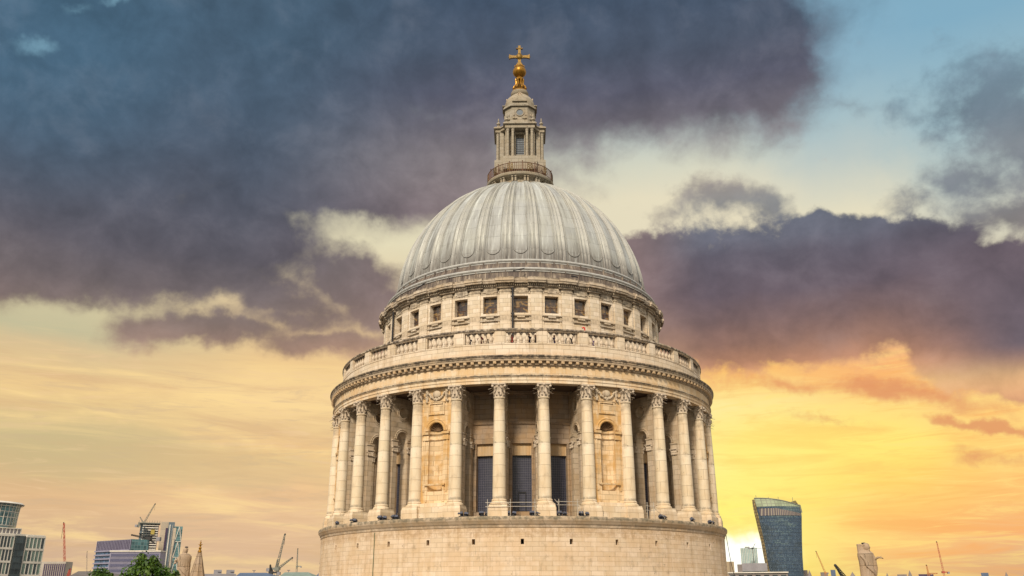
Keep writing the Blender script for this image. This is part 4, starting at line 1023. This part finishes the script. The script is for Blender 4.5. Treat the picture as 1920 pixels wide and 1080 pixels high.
M['blueg'] = gmat('blue_glass', (.05, .10, .18), 1.4, 3.2, (.30, .36, .42, 1), .08, .2)
M['dkglass'] = gmat('dark_office_glass', (.035, .05, .055), .8, 1.3, (.05, .06, .06, 1), .05, .2, .6)
M['ggl'] = gmat('green_office_glass', (.10, .17, .14), .8, 1.0, (.20, .22, .2, 1), .05, .25, .6)
M['bluewin'] = simple('blue_window_strip', (.045, .055, .14, 1), .3)
M['lilac'] = simple('lilac_grey_cladding', (.28, .27, .36, 1), .6, 0, .15, .3)
M['beige'] = gmat('beige_slab', (.44, .37, .28), 9, 4.2, (.30, .25, .2, 1), .12, .7, .08)
M['slate'] = simple('slate_blue_glass', (.13, .17, .20, 1), .3, 0, .2, .1)
M['redp'] = simple('red_lattice_steel', (.42, .09, .06, 1), .6)
M['orangep'] = simple('orange_lattice_steel', (.55, .24, .08, 1), .6)
M['greyst'] = simple('grey_green_lattice_steel', (.20, .21, .18, 1), .6)
M['blkst'] = simple('black_lattice_steel', (.03, .03, .03, 1), .6)
M['roofblue'] = simple('blue_slate_roof', (.10, .14, .22, 1), .6, 0, .2, .4)
M['roofgrey'] = simple('grey_slate_roof', (.15, .13, .12, 1), .8, 0, .2, .4)
M['roofgreen'] = simple('pale_green_roof', (.22, .28, .24, 1), .6, 0, .2, .4)
M['haz'] = simple('distant_masonry', (.24, .21, .20, 1), .9, 0, .25, .1)
M['warmst'] = gmat('warm_stone_tower', (.32, .25, .16), 3, 4, (.2, .15, .1, 1), .3, .8, .15)  # plain warm stone colour with darker joints
def fac(name, xm, y, Y, turn=0.0):
    """root of a building whose front looks at the camera, turned by `turn` degrees"""
    C = hit(xm, y, Y); A = atan2(C.x-CAM.x, C.y-CAM.y)+radians(turn)
    r = empty(name, (C.x, C.y, 0), -A); r['_a'] = A; return r
def fx(r, px, y):
    A = r['_a']; d = ray(px, y); n = (sin(A), cos(A)); C = r.location
    t = ((C.x-CAM.x)*n[0]+(C.y-CAM.y)*n[1])/(d.x*n[0]+d.y*n[1]); p = CAM+d*t
    return (p.x-C.x)*cos(A)-(p.y-C.y)*sin(A), p.z
def boxm(b, x0, x1, z0, z1, y0, y1): b.box(((x0+x1)/2, (y0+y1)/2, (z0+z1)/2), (abs(x1-x0), y1-y0, z1-z0))
def block(name, x0, x1, y, Y, D, m, lab, cat='building', extra=None, group=None, turn=0.0):
    r = fac(name, (x0+x1)/2, y, Y, turn); a = fx(r, x0, y)[0]; c = fx(r, x1, y)[0]; z = fx(r, (x0+x1)/2, y)[1]
    b = MB(); boxm(b, a, c, 0, z, 0, D); b.build('walls', m, r, smooth=False)
    if extra: extra(r, a, c, z)
    tag(r, lab, cat, group); return r
def grid(r, a, c, z0, z1, nc, nr, fr, gl, mull=.25, sp=.3, proud=.5, alt=None):
    """facade frame in front of windows that are parts of their own"""
    cw = (c-a)/nc; rh = (z1-z0)/nr; f = MB()
    for i in range(nc+1): x = a+cw*i; boxm(f, x-cw*mull/2, x+cw*mull/2, z0, z1, -proud, 0)
    for j in range(nr+1): z = z0+rh*j; boxm(f, a, c, z-rh*sp/2, z+rh*sp/2, -proud-.05, 0)
    f.build('facade_frame', fr, r, smooth=False)
    wm = {}
    for j in range(nr):
        for i in range(nc):
            mt = (alt or gl) if (i*5+j*3) % 7 in (1, 4) else gl
            if mt not in wm:
                q = MB(); q.box((0, 0, 0), (cw*(1-mull), .1, rh*(1-sp))); o = q.build('window', mt, r, smooth=False); wm[mt] = o
            else: o = wm[mt].copy(); COL.objects.link(o)
            o.location = (a+cw*(i+.5), -.12, z0+rh*(j+.5))
# office block with pale grid front, its front running away to the right
r = fac('office_block', 40, 1004, 200, -32); X_ = lambda p, y=1004: fx(r, p, y)[0]
z = fx(r, 84, 1004)[1]; a, c = X_(50), X_(85); sh = (z-fx(r, 84, 1028)[1])
b = MB(); boxm(b, X_(-50), c, 0, z, 0, 16); b.build('walls', M['white'], r, smooth=False)
grid(r, a, c, z-.4-sh*4, z-.4, 5, 4, M['white'], M['ggl'], .24, .16, .22, M['dkglass'])
aL = X_(-50); cL = X_(27)
grid(r, aL, cL, z-.4-sh*4, z-.4, 12, 4, M['white'], M['dkglass'], .24, .16, .22, M['ggl'])
b = MB(); boxm(b, cL+.3, a-.3, 20, z-.4, -.4, -.02)
for q in range(14): boxm(b, cL+.3, a-.3, z-2-q*1.4, z-1.9-q*1.4, -.5, -.4)
b.build('glazed_stair_bay', M['dkglass'], r, smooth=False)
b = MB(); c1 = fx(r, 47, 992)[0]; z2 = fx(r, 47, 992)[1]; a1 = aL; boxm(b, a1, c1, z-.1, z2, 1.5, 14); b.build('rooftop_storey', M['greyc'], r, smooth=False)
b = MB()
for i in range(14): x = c1-(c1-a1)*i/13; boxm(b, x-.09, x+.09, z-.1, z2+.1, 1.3, 1.5)
boxm(b, a1, c1, z2, z2+.2, 1.2, 14); b.build('rooftop_fins', M['white'], r, smooth=False)
tag(r, 'pale stone office block with a grid of tall windows at the left edge', 'building')
# flared glass tower behind it
Y = 330; zy = lambda y, Y, px: hit(px, y, Y).z
a = hit(-40, 945, Y).x; c = hit(36, 945, Y).x; z = hit(20, 945, Y).z; zb = zy(986, Y, 10); cx_ = hit(-25, 965, Y).x; w1 = c-cx_-.8; w0 = hit(22, 986, Y).x-cx_
r = empty('glass_tower', (cx_, CAM.y+Y, 0)); b = MB(); N = 8
b.lathe([(w0+(w1-w0)*(i/N)**1.8, zb+(z-zb)*i/N) for i in range(N+1)], 40); b.lathe([(w0, 0), (w0, zb)], 40); b.build('curtain_wall', M['teal'], r)
b = MB()
for i in range(40):
    t = 9*i; b.tube([pol(w0+(w1-w0)*(j/N)**1.8+.05, t, zb+(z-zb)*j/N) for j in range(N+1)], .13, 4)
for j in (0, 3, 5, 7): b.lathe([(w0+(w1-w0)*(j/N)**1.8+.1, zb+(z-zb)*j/N+dz_) for dz_ in (-.12, .12)], 40)
b.build('mullions', M['white'], r)
b = MB(); zt = zy(939.5, Y, 5); b.lathe([(w1+.3, z-.3), (w1+1.3, z-.1), (w1+.6, z+.5), (w1*.7, z+(zt-z)*.8), (.01, zt+.4)], 40)
for i in range(20): b.tube([pol(w1+.2, 18*i, z-.9), pol(w1+1.2, 18*i, z-.1)], .07, 4)
b.build('crown_canopy', M['white'], r); tag(r, 'round glass tower flaring out at its canopied top, at the left edge', 'tower')
def ex_fins(r, a, c, z):
    b = MB(); n = 11; x0 = fx(r, 84, 1060)[0]; x1 = fx(r, 122, 1060)[0]; zz = fx(r, 100, 1057)[1]
    for i in range(n): x = x0+(x1-x0)*i/(n-1); boxm(b, x-.14, x+.14, 20, zz, -.15, 0)
    b.build('slit_windows', M['purple'], r, smooth=False)
block('concrete_block', 72, 124, 1053, 250, 4, M['greyc2'], 'low pale block with dark vertical slit windows beside the grid fronted office', extra=ex_fins, turn=27)
def gable(name, x0, xr0, xr1, x1, ye, yr, Y, m, lab, wall=None, group=None, D=14):
    P = [hit(x0, ye, Y), hit(xr0, yr, Y+D/2), hit(xr1, yr, Y+D/2), hit(x1, ye, Y)]; r = empty(name, ((P[0].x+P[3].x)/2, CAM.y+Y, 0)); L = r.location
    ze = P[0].z; zr = P[1].z; b = MB()
    vs = [(P[0].x, CAM.y+Y, ze), (P[3].x, CAM.y+Y, ze), (P[3].x, CAM.y+Y+D, ze), (P[0].x, CAM.y+Y+D, ze), (P[1].x, CAM.y+Y+D/2, zr), (P[2].x, CAM.y+Y+D/2, zr)]
    b.add([(v[0]-L.x, v[1]-L.y, v[2]) for v in vs], [(0, 1, 5, 4), (1, 2, 5), (2, 3, 4, 5), (3, 0, 4), (0, 3, 2, 1)]); b.build('roof', m, r, smooth=False)
    b = MB(); b.box((0, D/2, ze/2-.01), (P[3].x-P[0].x-.4, D-.4, ze-.02)); b.build('walls', wall or M['haz'], r, smooth=False); tag(r, lab, 'building', group); return r
gable('slate_roofed_house', 128, 147, 190, 205, 1081, 1071, 150, M['roofgrey'], 'dark hipped slate roof left of the small treetop')
def ex_blue(r, a, c, z):
    X_ = lambda p, y=1020: fx(r, p, y)[0]; Z_ = lambda y, p=240: fx(r, p, y)[1]
    b = MB(); boxm(b, X_(184), X_(246), Z_(1031), z-.2, -.3, -.01); b.build('louvre_storey', M['purple'], r, smooth=False)
    b = MB(); n = 22
    for i in range(n+1): x = X_(184)+(X_(246)-X_(184))*i/n; boxm(b, x-.12, x+.12, Z_(1031), z-.1, -.7, -.3)
    for y in (1031.5, 1039, 1046.5, 1054.5, 1063, 1072): zz = Z_(y); boxm(b, a, X_(246), zz-.3, zz+.3, -.8, -.01)
    b.build('fins', M['lilac'], r, smooth=False)
    b = MB(); boxm(b, c, c+.4, Z_(1037), z+.1, -.4, 9.2); b.build('glazed_corner', M['teal'], r, smooth=False)
block('glass_office', 183, 246, 1013, 430, 9, M['blueg'], 'blue glass office block with a dark louvred top storey', extra=ex_blue, turn=58)
def ex_strip(r, a, c, z):
    Z_ = lambda y: fx(r, 260, y)[1]
    for y in (1041, 1050.5, 1060, 1070, 1080):
        b = MB(); boxm(b, a+.5, c-.5, Z_(y+2.4), Z_(y-2.4), -.1, 0); b.build('window_band', M['bluewin'], r, smooth=False)
    b = MB(); n = 46
    for i in range(n+1): x = a+.5+(c-a-1)*i/n; boxm(b, x-.06, x+.06, 20, Z_(1037), -.2, -.01)
    b.build('fins', M['lilac'], r, smooth=False)
    b = MB(); boxm(b, a-.2, c+.2, z, z+.5, -.4, 6.1); b.build('parapet', M['white'], r, smooth=False)
block('strip_windowed_office', 207, 301, 1034.5, 370, 6, M['lilac'], 'lilac grey office block with ribbon windows behind the big treetop', extra=ex_strip, turn=22)
r = fac('unfinished_tower', 281, 986, 560); X_ = lambda p, y=988: fx(r, p, y)[0]; Z_ = lambda y: fx(r, 284, y)[1]; z = Z_(985)
a, c, xm = X_(263), X_(297), X_(274); b = MB(); boxm(b, a, xm, 0, z+1, 1, 12); b.build('lift_core', M['slate'], r, smooth=False)
zlow = Z_(1040)-4; nf_ = 15
for j in range(nf_+1): zz = zlow+(z-zlow)*j/nf_; b = MB(); boxm(b, xm-2, c, zz-.3, zz+.3, 0, 12); b.build('floor_slab', M['white'], r, smooth=False)
b = MB()
for i in range(5): x = xm+(c-xm)*i/4; boxm(b, x-.25, x+.25, 0, z, .5, 1.1)
boxm(b, xm, c-.5, 0, z-.5, 7, 7.5); b.build('columns', M['purple'], r, smooth=False)
b = MB(); boxm(b, a-1.5, c+1, z+1.05, z+1.6, -1, 12); boxm(b, a-1.5, a-.5, z-1.5, z+1, -1, 0)
for i in range(9): x = a-1+(c-a+1.5)*i/8; boxm(b, x-.12, x+.12, z+1.6, z+2.8, -.9, -.7)
b.build('working_platform', M['greyst'], r, smooth=False)
b = MB()
for q in range(5): boxm(b, X_(270)+q*.9, X_(270)+q*.9+.35, z-16, z-1-q*.7, -.6, -.2)
boxm(b, X_(262), X_(273), Z_(1001), Z_(1000), -.7, .9); b.build('scaffold', M['dkglass'], r, smooth=False)
b = MB(); boxm(b, X_(284), X_(291), Z_(1002), Z_(993), -.8, -.1); b.build('yellow_hoist', simple('yellow_hoist_paint', (.42, .33, .08, 1), .6), r, smooth=False)
tag(r, 'unfinished concrete tower with open floors and a crane on top', 'tower')
def ex_slab(r, a, c, z):
    X_ = lambda p: fx(r, p, 982)[0]
    b = MB(); boxm(b, X_(312), X_(316), 0, fx(r, 314, 990)[1], -.4, 0); b.build('recess', M['purple'], r, smooth=False)
    b = MB(); boxm(b, X_(316.5), X_(328), 0, z-.3, -2.5, 0); b.build('glazed_flank', M['slate'], r, smooth=False)
    b = MB(); boxm(b, X_(318.5), X_(320.5), 0, z-2, -2.9, -2.5); boxm(b, X_(324.5), X_(325), 0, z-2, -2.9, -2.5); b.build('white_fins', M['white'], r, smooth=False)
block('slab_tower', 303, 328, 978.5, 600, 22, M['beige'], 'beige slab tower with a grey glass flank right of the unfinished tower', 'tower', ex_slab)
def ex_brace(r, a, c, z):
    xa = fx(r, 331, 988)[0]; b = MB()
    for j in range(4):
        z0_, z1_ = z-j*9.5-.3, z-(j+1)*9.5; xm_ = (xa+c)/2
        for (p, q) in (((xa, z1_), (xm_, z0_)), ((xm_, z0_), (c, z1_)), ((xa, z1_), (c, z1_))): b.tube([(p[0], -.3, p[1]), (q[0], -.3, q[1])], .22, 4)
    b.build('bracing', M['white'], r)
    b = MB(); boxm(b, a-.1, xa, 0, z-1, -.3, 0); b.build('pale_flank', M['beige'], r, smooth=False)
    b = MB(); b.tube([(xa, -.5, z-8), (a+1, -.5, z-19), (xa, -.5, z-34)], .25, 4); b.build('diagonal_strut', M['slate'], r)
block('braced_glass_tower', 326, 343, 987, 570, 14, M['teal'], 'teal glass tower with white triangular bracing left of the cloaked statue', 'tower', ex_brace)
def ex_plant(r, a, c, z):
    for p0, p1 in ((401, 416), (425, 440)): b = MB(); boxm(b, fx(r, p0, 1070)[0], fx(r, p1, 1070)[0], z, fx(r, 410, 1068)[1], 2, 10); boxm(b, fx(r, p0+7, 1070)[0], fx(r, p1-.5, 1070)[0], z+.8, fx(r, 410, 1071)[1], 1.6, 2); b.build('plant_room', M['greyc'], r, smooth=False)
block('flat_roofed_building', 378, 443, 1076, 340, 30, M['greyc'], 'low grey flat roofed building with two boxy plant rooms', extra=ex_plant)
gable('mansard_building', 441, 450, 500, 509, 1081, 1074, 330, M['roofblue'], 'low blue grey roofed building left of the twin jib crane', D=16)
gable('mansard_building', 522, 534, 578, 586, 1082, 1073, 300, M['roofgreen'], 'low building with a pale green roof beside the drum', D=16)
gable('dark_roofed_building', 592, 598, 606, 612, 1081, 1074, 260, M['roofblue'], 'dark blue roof corner touching the left side of the drum', D=12)
def aerial(px, y0, y1, Y, lab):
    p = hit(px, y0, Y); q = hit(px, y1, Y); b = MB(); h = p.z-q.z; b.tube([(0, 0, -2), (0, 0, h)], .12, 5)
    b.tube([(-h*.75, 0, h), (h*.75, 0, h)], .10, 4); b.tube([(-h*.45, 0, h*.75), (h*.45, 0, h*.75)], .08, 4); o = b.build('aerial', M['haz'], None, q); tag(o, lab, 'aerial')
aerial(476, 1069.5, 1074, 340, 'small roof aerial above the blue grey roof left of the cranes')
aerial(541, 1069, 1073, 308, 'small roof aerial above the pale green roof')
# cranes
def lattice(b, p, q, w0, w1, n):
    p = Vector(p); q = Vector(q); t = (q-p).normalized(); s = t.cross(Vector((0, 1, 0))).normalized(); u = Vector((0, 1, 0))
    C = []
    for i in range(n+1):
        c = p+(q-p)*i/n; w_ = w0+(w1-w0)*i/n; C.append([c+s*w_/2-u*w_/2, c-s*w_/2-u*w_/2, c+u*w_/2])
    th = max(w0*.11, .06)
    for k_ in range(3): b.tube([C[i][k_] for i in (0, n)], th, 4)
    for i in range(n):
        b.tube([C[i][i % 2], C[i+1][(i+1) % 2]], th*.7, 4); b.tube([C[i][1-i % 2], C[i+1][2]], th*.6, 4)
def crane(Y, base, cab, tip, m, lab, w=1.6, jibs=(), cabw=2.5, luff=True):
    B = hit(*base, Y); K = hit(*cab, Y); T_ = hit(*tip, Y); r = empty('tower_crane', (K.x, K.y, 0)); L = Vector((K.x, K.y, 0))
    b = MB(); lattice(b, (0, 0, 0), (0, 0, K.z), w, w, 24); b.build('mast', m, r)
    b = MB(); lattice(b, K-L, T_-L, w, w*.45, 16); b.build('jib', m, r)
    b = MB(); b.box((0, 0, K.z), (cabw, cabw*.8, cabw*.7)); d_ = -1 if T_.x > K.x else 1; b.box((d_*cabw*1.2, 0, K.z+.1), (cabw*1.6, cabw*.5, cabw*.35)); b.build('cab', m, r)
    b = MB(); b.box((d_*cabw*1.9, 0, K.z-.3), (cabw*.7, cabw*.8, cabw*.7)); b.build('counterweight', M['greyc'], r)
    b = MB(); b.tube([T_-L, (T_.x-L.x+.05, 0, T_.z-abs(T_.z-K.z)*.3)], .06, 4); b.sphere(T_-L, w*.4, 5); b.build('hook_line', M['blkst'], r)
    for k2, t2 in jibs: b = MB(); p = hit(*k2, Y)-L; q = hit(*t2, Y)-L; lattice(b, p, q, w*.8, w*.4, 10); b.sphere(q, w*.35, 5); b.build('stay_jib', m, r)
    tag(r, lab, 'crane', 'tower cranes on the skyline')
crane(300, (120, 1085), (121, 1082), (119.5, 980), M['redp'], 'tall upright red crane behind the pale slit windowed block', .5, (((123.5, 1082), (121, 982)),), 1.2)
crane(230, (126, 1094), (126, 1088), (131.5, 1067), M['redp'], 'short red lattice jib above the pale slit windowed block', .7, (((129, 1088), (132, 1067)),), .6)
crane(600, (163, 1085), (163, 1075), (163.5, 1034), M['haz'], 'thin pale upright crane left of the blue glass office', .6, (), 1.2)
crane(580, (270, 1000), (268, 985), (291, 945), M['greyst'], 'crane with a raised jib on top of the unfinished tower', 1.1, (((270, 982), (263, 970)),), 2.2)
crane(545, (280, 1050), (279, 1010), (247, 1003), M['blkst'], 'dark crane with a nearly level jib in front of the unfinished tower', 1.3, (((279, 1010), (289, 1018)),), 3.2)
crane(360, (517, 1090), (519, 1067), (534.5, 1002), M['greyst'], 'grey crane with the tallest steep jib left of the drum', 1.0, (((518, 1066), (520.5, 1050)),), 1.8)
crane(400, (523, 1090), (522, 1066), (548, 1046), M['greyst'], 'crane with a low slanting jib just right of the tallest grey crane', 1.0, (), 1.6)
crane(345, (506, 1090), (508, 1074), (507, 1060), M['blkst'], 'small dark A frame crane left of the tallest grey crane', .9, (((511, 1074), (507, 1060)),), 1.6)
crane(500, (556, 1085), (557, 1062), (558.5, 1029), M['greyst'], 'thin upright crane above the pale green roof', .8, (), 1.1)
crane(700, (1549, 1090), (1547, 1074), (1530, 1034), M['orangep'], 'slim orange crane leaning left beside the flared skyscraper', 1.1, (), 1.2)
crane(260, (1590, 1100), (1584, 1084), (1566, 1060), M['blkst'], 'heavy black crane jib left of the bearded statue', 1.0, (((1580, 1084), (1567, 1062)),), 1.2)
crane(650, (1770, 1090), (1768.5, 1073), (1756, 1016), M['redp'], 'tall slim red crane to the right of the bearded statue', 1.1, (), 1.9)
crane(690, (1740, 1090), (1740, 1076), (1737, 1060), M['orangep'], 'short orange crane on the dark roofed building', 1.3, (((1742, 1076), (1757, 1075)),), 1.2)
# flared skyscraper
def skyscraper():
    Y = 900; r = empty('flared_skyscraper', (hit(1470, 1080, Y).x, CAM.y+Y, 0)); L = r.location; H = lambda x, y: hit(x, y, Y)
    Lp = [(1418, 947.5), (1420.5, 960), (1426, 985), (1433, 1015), (1438, 1045), (1445, 1080)]; Rp = [(1500, 953), (1503, 962), (1503, 985), (1503.5, 1015), (1504.5, 1045), (1507, 1080)]
    Ll = sorted((H(*p).z, H(*p).x) for p in Lp); Rl = sorted((H(*p).z, H(*p).x) for p in Rp)
    def ip(T, z):
        if z <= T[0][0]: return T[0][1]
        for (a, b_), (c, d_) in zip(T, T[1:]):
            if z <= c: return b_+(d_-b_)*(z-a)/(c-a)
        return T[-1][1]+(T[-1][1]-T[-2][1])*0
    zt = H(1460, 950).z; NZ, NX = 30, 24
    def P(u, z, dep=0):
        a, c = ip(Ll, z), ip(Rl, z); x = a+(c-a)*u; bulge = -6*(1-(2*u-1)**2)
        lean = 0.0
        return (x-L.x, bulge+lean+dep, z)
    b = MB(); vs = [P(i/NX, zt*j/NZ) for j in range(NZ+1) for i in range(NX+1)]; n = NX+1
    b.add(vs, [(j*n+i, j*n+i+1, (j+1)*n+i+1, (j+1)*n+i) for j in range(NZ) for i in range(NX)])
    o = b.build('curtain_wall', M['sky_glass'], r)
    b = MB()      # body behind, with the left flank showing
    ring = []
    for j in range(NZ+1):
        z = (zt+7.5)*j/NZ; p = P(0, z); q = P(1, min(z, zt)); fl_ = 3.5+6.5*(j/NZ)
        ring += [p, (p[0]-fl_*.22, p[1]+6, z), (p[0]+14, p[1]+40, z), (q[0], q[1]+40, z), (q[0]+.6, q[1]+14, z), q]
    b.add(ring, [(j*6+i, j*6+i+1, j*6+7+i, j*6+6+i) for j in range(NZ) for i in range(5)]); b.build('finned_flank', M['flank'], r)
    b = MB()
    for i in range(0, 31):
        u = i/30; b.tube([P(u, zt*j/12, -.3) for j in range(13)], .09, 4)
    for j in range(44):
        z = 25+(zt-25)*j/43; b.tube([P(i/10, z, -.2) for i in range(11)], .08, 4)
    b.build('facade_grid', M['slate'], r)
    # louvred plant level and arched glass roof
    def arch(u): return H(1425, 934).z-zt+(-7.0*u*u-1.0*u)
    b = MB(); vs = []
    for i in range(NX+1):
        u = i/NX; vs += [P(u, zt-.1, -.3), (P(u, zt, -.3)[0]-1.5*(1-u), P(u, zt, -.3)[1]+1.5*(1-u), zt+max(1.5, arch(u)))]
    b.add(vs, [(2*i, 2*i+2, 2*i+3, 2*i+1) for i in range(NX)])
    m2 = []
    for i in range(NX+1):
        u = i/NX; p = vs[2*i+1]; m2 += [p, (p[0]+13*(1-u), p[1]+36, p[2]-3)]
    b.add(m2, [(2*i, 2*i+2, 2*i+3, 2*i+1) for i in range(NX)]); b.build('roof_glazing', M['roofglass'], r)
    b = MB(); top_ = [vs[2*i+1] for i in range(NX+1)]; b.tube(top_, .55, 5)
    b.tube([top_[-1], P(1, zt-6, -.3)], .8, 5)
    for i in (1, 7, 12, 20): p = top_[i]; b.tube([p, (p[0], p[1], p[2]+(3, 1.5, 3, 6)[(1, 7, 12, 20).index(i)])], .22, 4)
    b.build('roof_edge', M['greyst'], r)
    b = MB(); vs = []
    for i in range(NX+1):
        u = .03+.94*i/NX; h = 7.5*(1-.75*abs(u-.35)/.65) if u > .35 else 7.0; z0 = zt-9; vs += [P(u, z0, -.8), P(u, z0+h, -.8)]
    b.add(vs, [(2*i, 2*i+2, 2*i+3, 2*i+1) for i in range(NX)]); b.build('louvre_band', M['louv'], r)
    tag(r, 'dark blue glass skyscraper flaring wider towards its curved roof', 'skyscraper')
def wtglass():
    m, g = mat('skyscraper_glass'); co = g.n('TexCoord', 3); x, y, z = g.sep(co); br = g.t.nodes.new('ShaderNodeTexBrick'); br.offset = .5
    g.put(br.inputs['Vector'], g.vec(x, z))
    for k_, v in (('Scale', 1), ('Brick Width', 1.5), ('Row Height', 3.4), ('Mortar Size', .2), ('Mortar Smooth', .3)): br.inputs[k_].default_value = v
    br.inputs['Color1'].default_value = (.24, .32, .38, 1); br.inputs['Color2'].default_value = (.14, .20, .26, 1); br.inputs['Mortar'].default_value = (.06, .09, .13, 1)
    n = g.noise(co, .06, 4, .6)
    finish(g, X(g, br.outputs['Color']), .06, n, .15, 4.0, .75, .9); return m
M['sky_glass'] = wtglass(); M['flank'] = gmat('gold_lit_fins', (.36, .27, .11), 2.0, 3.2, (.12, .09, .05, 1), .4, .5, .25)
M['roofglass'] = gmat('pale_roof_glass', (.28, .34, .22), 3, 3, (.2, .22, .16, 1), .3, .3, .15)
M['louv'] = gmat('louvres', (.09, .075, .09), 1.9, 30, (.30, .26, .2, 1), .35, .6, .2)
skyscraper()
def ex_pale(r, a, c, z):
    b = MB(); n = 10
    for i in range(n+1): x = a+(c-a)*i/n; boxm(b, x-.2, x+.2, 30, z, -.8, 0)
    b.build('mullions', M['white'], r, smooth=False); b = MB()
    for i in range(5): x = a+(c-a)*(.3+.06*i); boxm(b, x-.5, x+.5, z, z+1.6, 0, 4)
    b.build('rooftop_units', M['greyst'], r, smooth=False)
block('pale_glass_tower', 1388, 1419, 1027.5, 1100, 20, M['palegl'] if 'palegl' in M else gmat('pale_glass', (.30, .42, .42), 3.0, 9, (.4, .5, .5, 1), .2, .25, .12), 'pale glass tower against the sun glow left of the flared skyscraper', 'tower', ex_pale)
crane(1080, (1412, 1035), (1411, 1028), (1416, 1019), M['blkst'], 'little dark crane on top of the pale glass tower', .7, (((1412, 1027), (1428, 1028.5)),), 2.2)
def ex_pod(r, a, c, z):
    b = MB(); boxm(b, a, c, fx(r, 1410, 1079)[1], fx(r, 1410, 1071)[1], -.3, -.01); b.build('window_band', M['dkglass'], r, smooth=False)
    b = MB(); boxm(b, fx(r, 1383, 1070)[0], a, 0, z-.4, 1, 20); b.build('stair_tower', M['haz'], r, smooth=False)
block('grey_topped_building', 1391, 1438, 1056, 420, 25, M['greyc'], 'grey boxy building in front of the pale glass tower', extra=ex_pod)
def ex_low(r, a, c, z):
    b = MB()
    for i in range(7): x = a+(c-a)*(i+.5)/7; boxm(b, x-.7, x+.7, z-1.5, z-.5, -.1, 0)
    b.build('windows', M['dkglass'], r, smooth=False); b = MB(); boxm(b, a-.2, c+.2, z, z+.3, -.4, 15); b.build('parapet', M['white'], r, smooth=False)
block('low_stone_building', 1366, 1477, 1074.5, 260, 15, M['haz'], 'long low stone building at the foot of the flared skyscraper', extra=ex_low)
block('stone_tower_house', 1361, 1376, 1053, 300, 14, M['warmst'], 'narrow stone building touching the right side of the drum')
# far skyline on the right
block('small_blue_tower', 1557, 1566, 1068.5, 900, 20, M['roofblue'], 'small blue tower between the orange crane and the black crane', 'tower')
block('distant_block', 1839, 1853, 1074, 900, 20, M['roofblue'], 'distant blue block near the right edge of the skyline')
block('distant_block', 1538, 1552, 1073, 950, 20, M['haz'], 'distant hazy block under the orange crane')
block('distant_block', 1722, 1750, 1076.5, 700, 20, M['purple'], 'dark flat roofed block under the short orange crane')
block('distant_block', 1682, 1700, 1077, 800, 20, M['haz'], 'distant hazy block left of the dark flat roofed block')
block('distant_block', 1506, 1514, 1069, 950, 20, M['haz'], 'narrow hazy block right behind the flared skyscraper')
for px, y, lab in ((1517, 1068, 'tiny dark church spire right of the flared skyscraper'), (1598, 1072, 'tiny domed spire just left of the bearded statue'), (1705, 1069, 'thin dark spire left of the dark flat roofed block'), (1886, 1072, 'thin spire near the right edge of the skyline'), (1663, 1074, 'faint thin spire right of the bearded statue')):
    p = hit(px, y, 700); b = MB(); b.lathe([(4 if 'domed' in lab else 1.6, p.z-5), (1.5 if 'domed' in lab else .9, p.z-2.6), (.02, p.z)], 10); b.box((0, 0, (p.z-5)/2), (3.5, 3.5, p.z-5)); tag(b.build('church_spire', M['haz'], None, (p.x, p.y, 0)), lab, 'spire')
b = MB()
rnd = random.Random(9)
for i in range(400):
    x = rnd.uniform(-900, 1100); y_ = rnd.uniform(250, 1100); h = rnd.uniform(14, 26); 
    if abs(x) < 60 and y_ < 300: continue
    b.box((x, y_, h/2), (rnd.uniform(12, 30), rnd.uniform(12, 30), h), rnd.uniform(0, 1.5))
o = b.build('distant_rooftops', M['haz'], None, smooth=False); tag(o, 'far low mass of city rooftops along the horizon', 'rooftops', None, 'stuff')
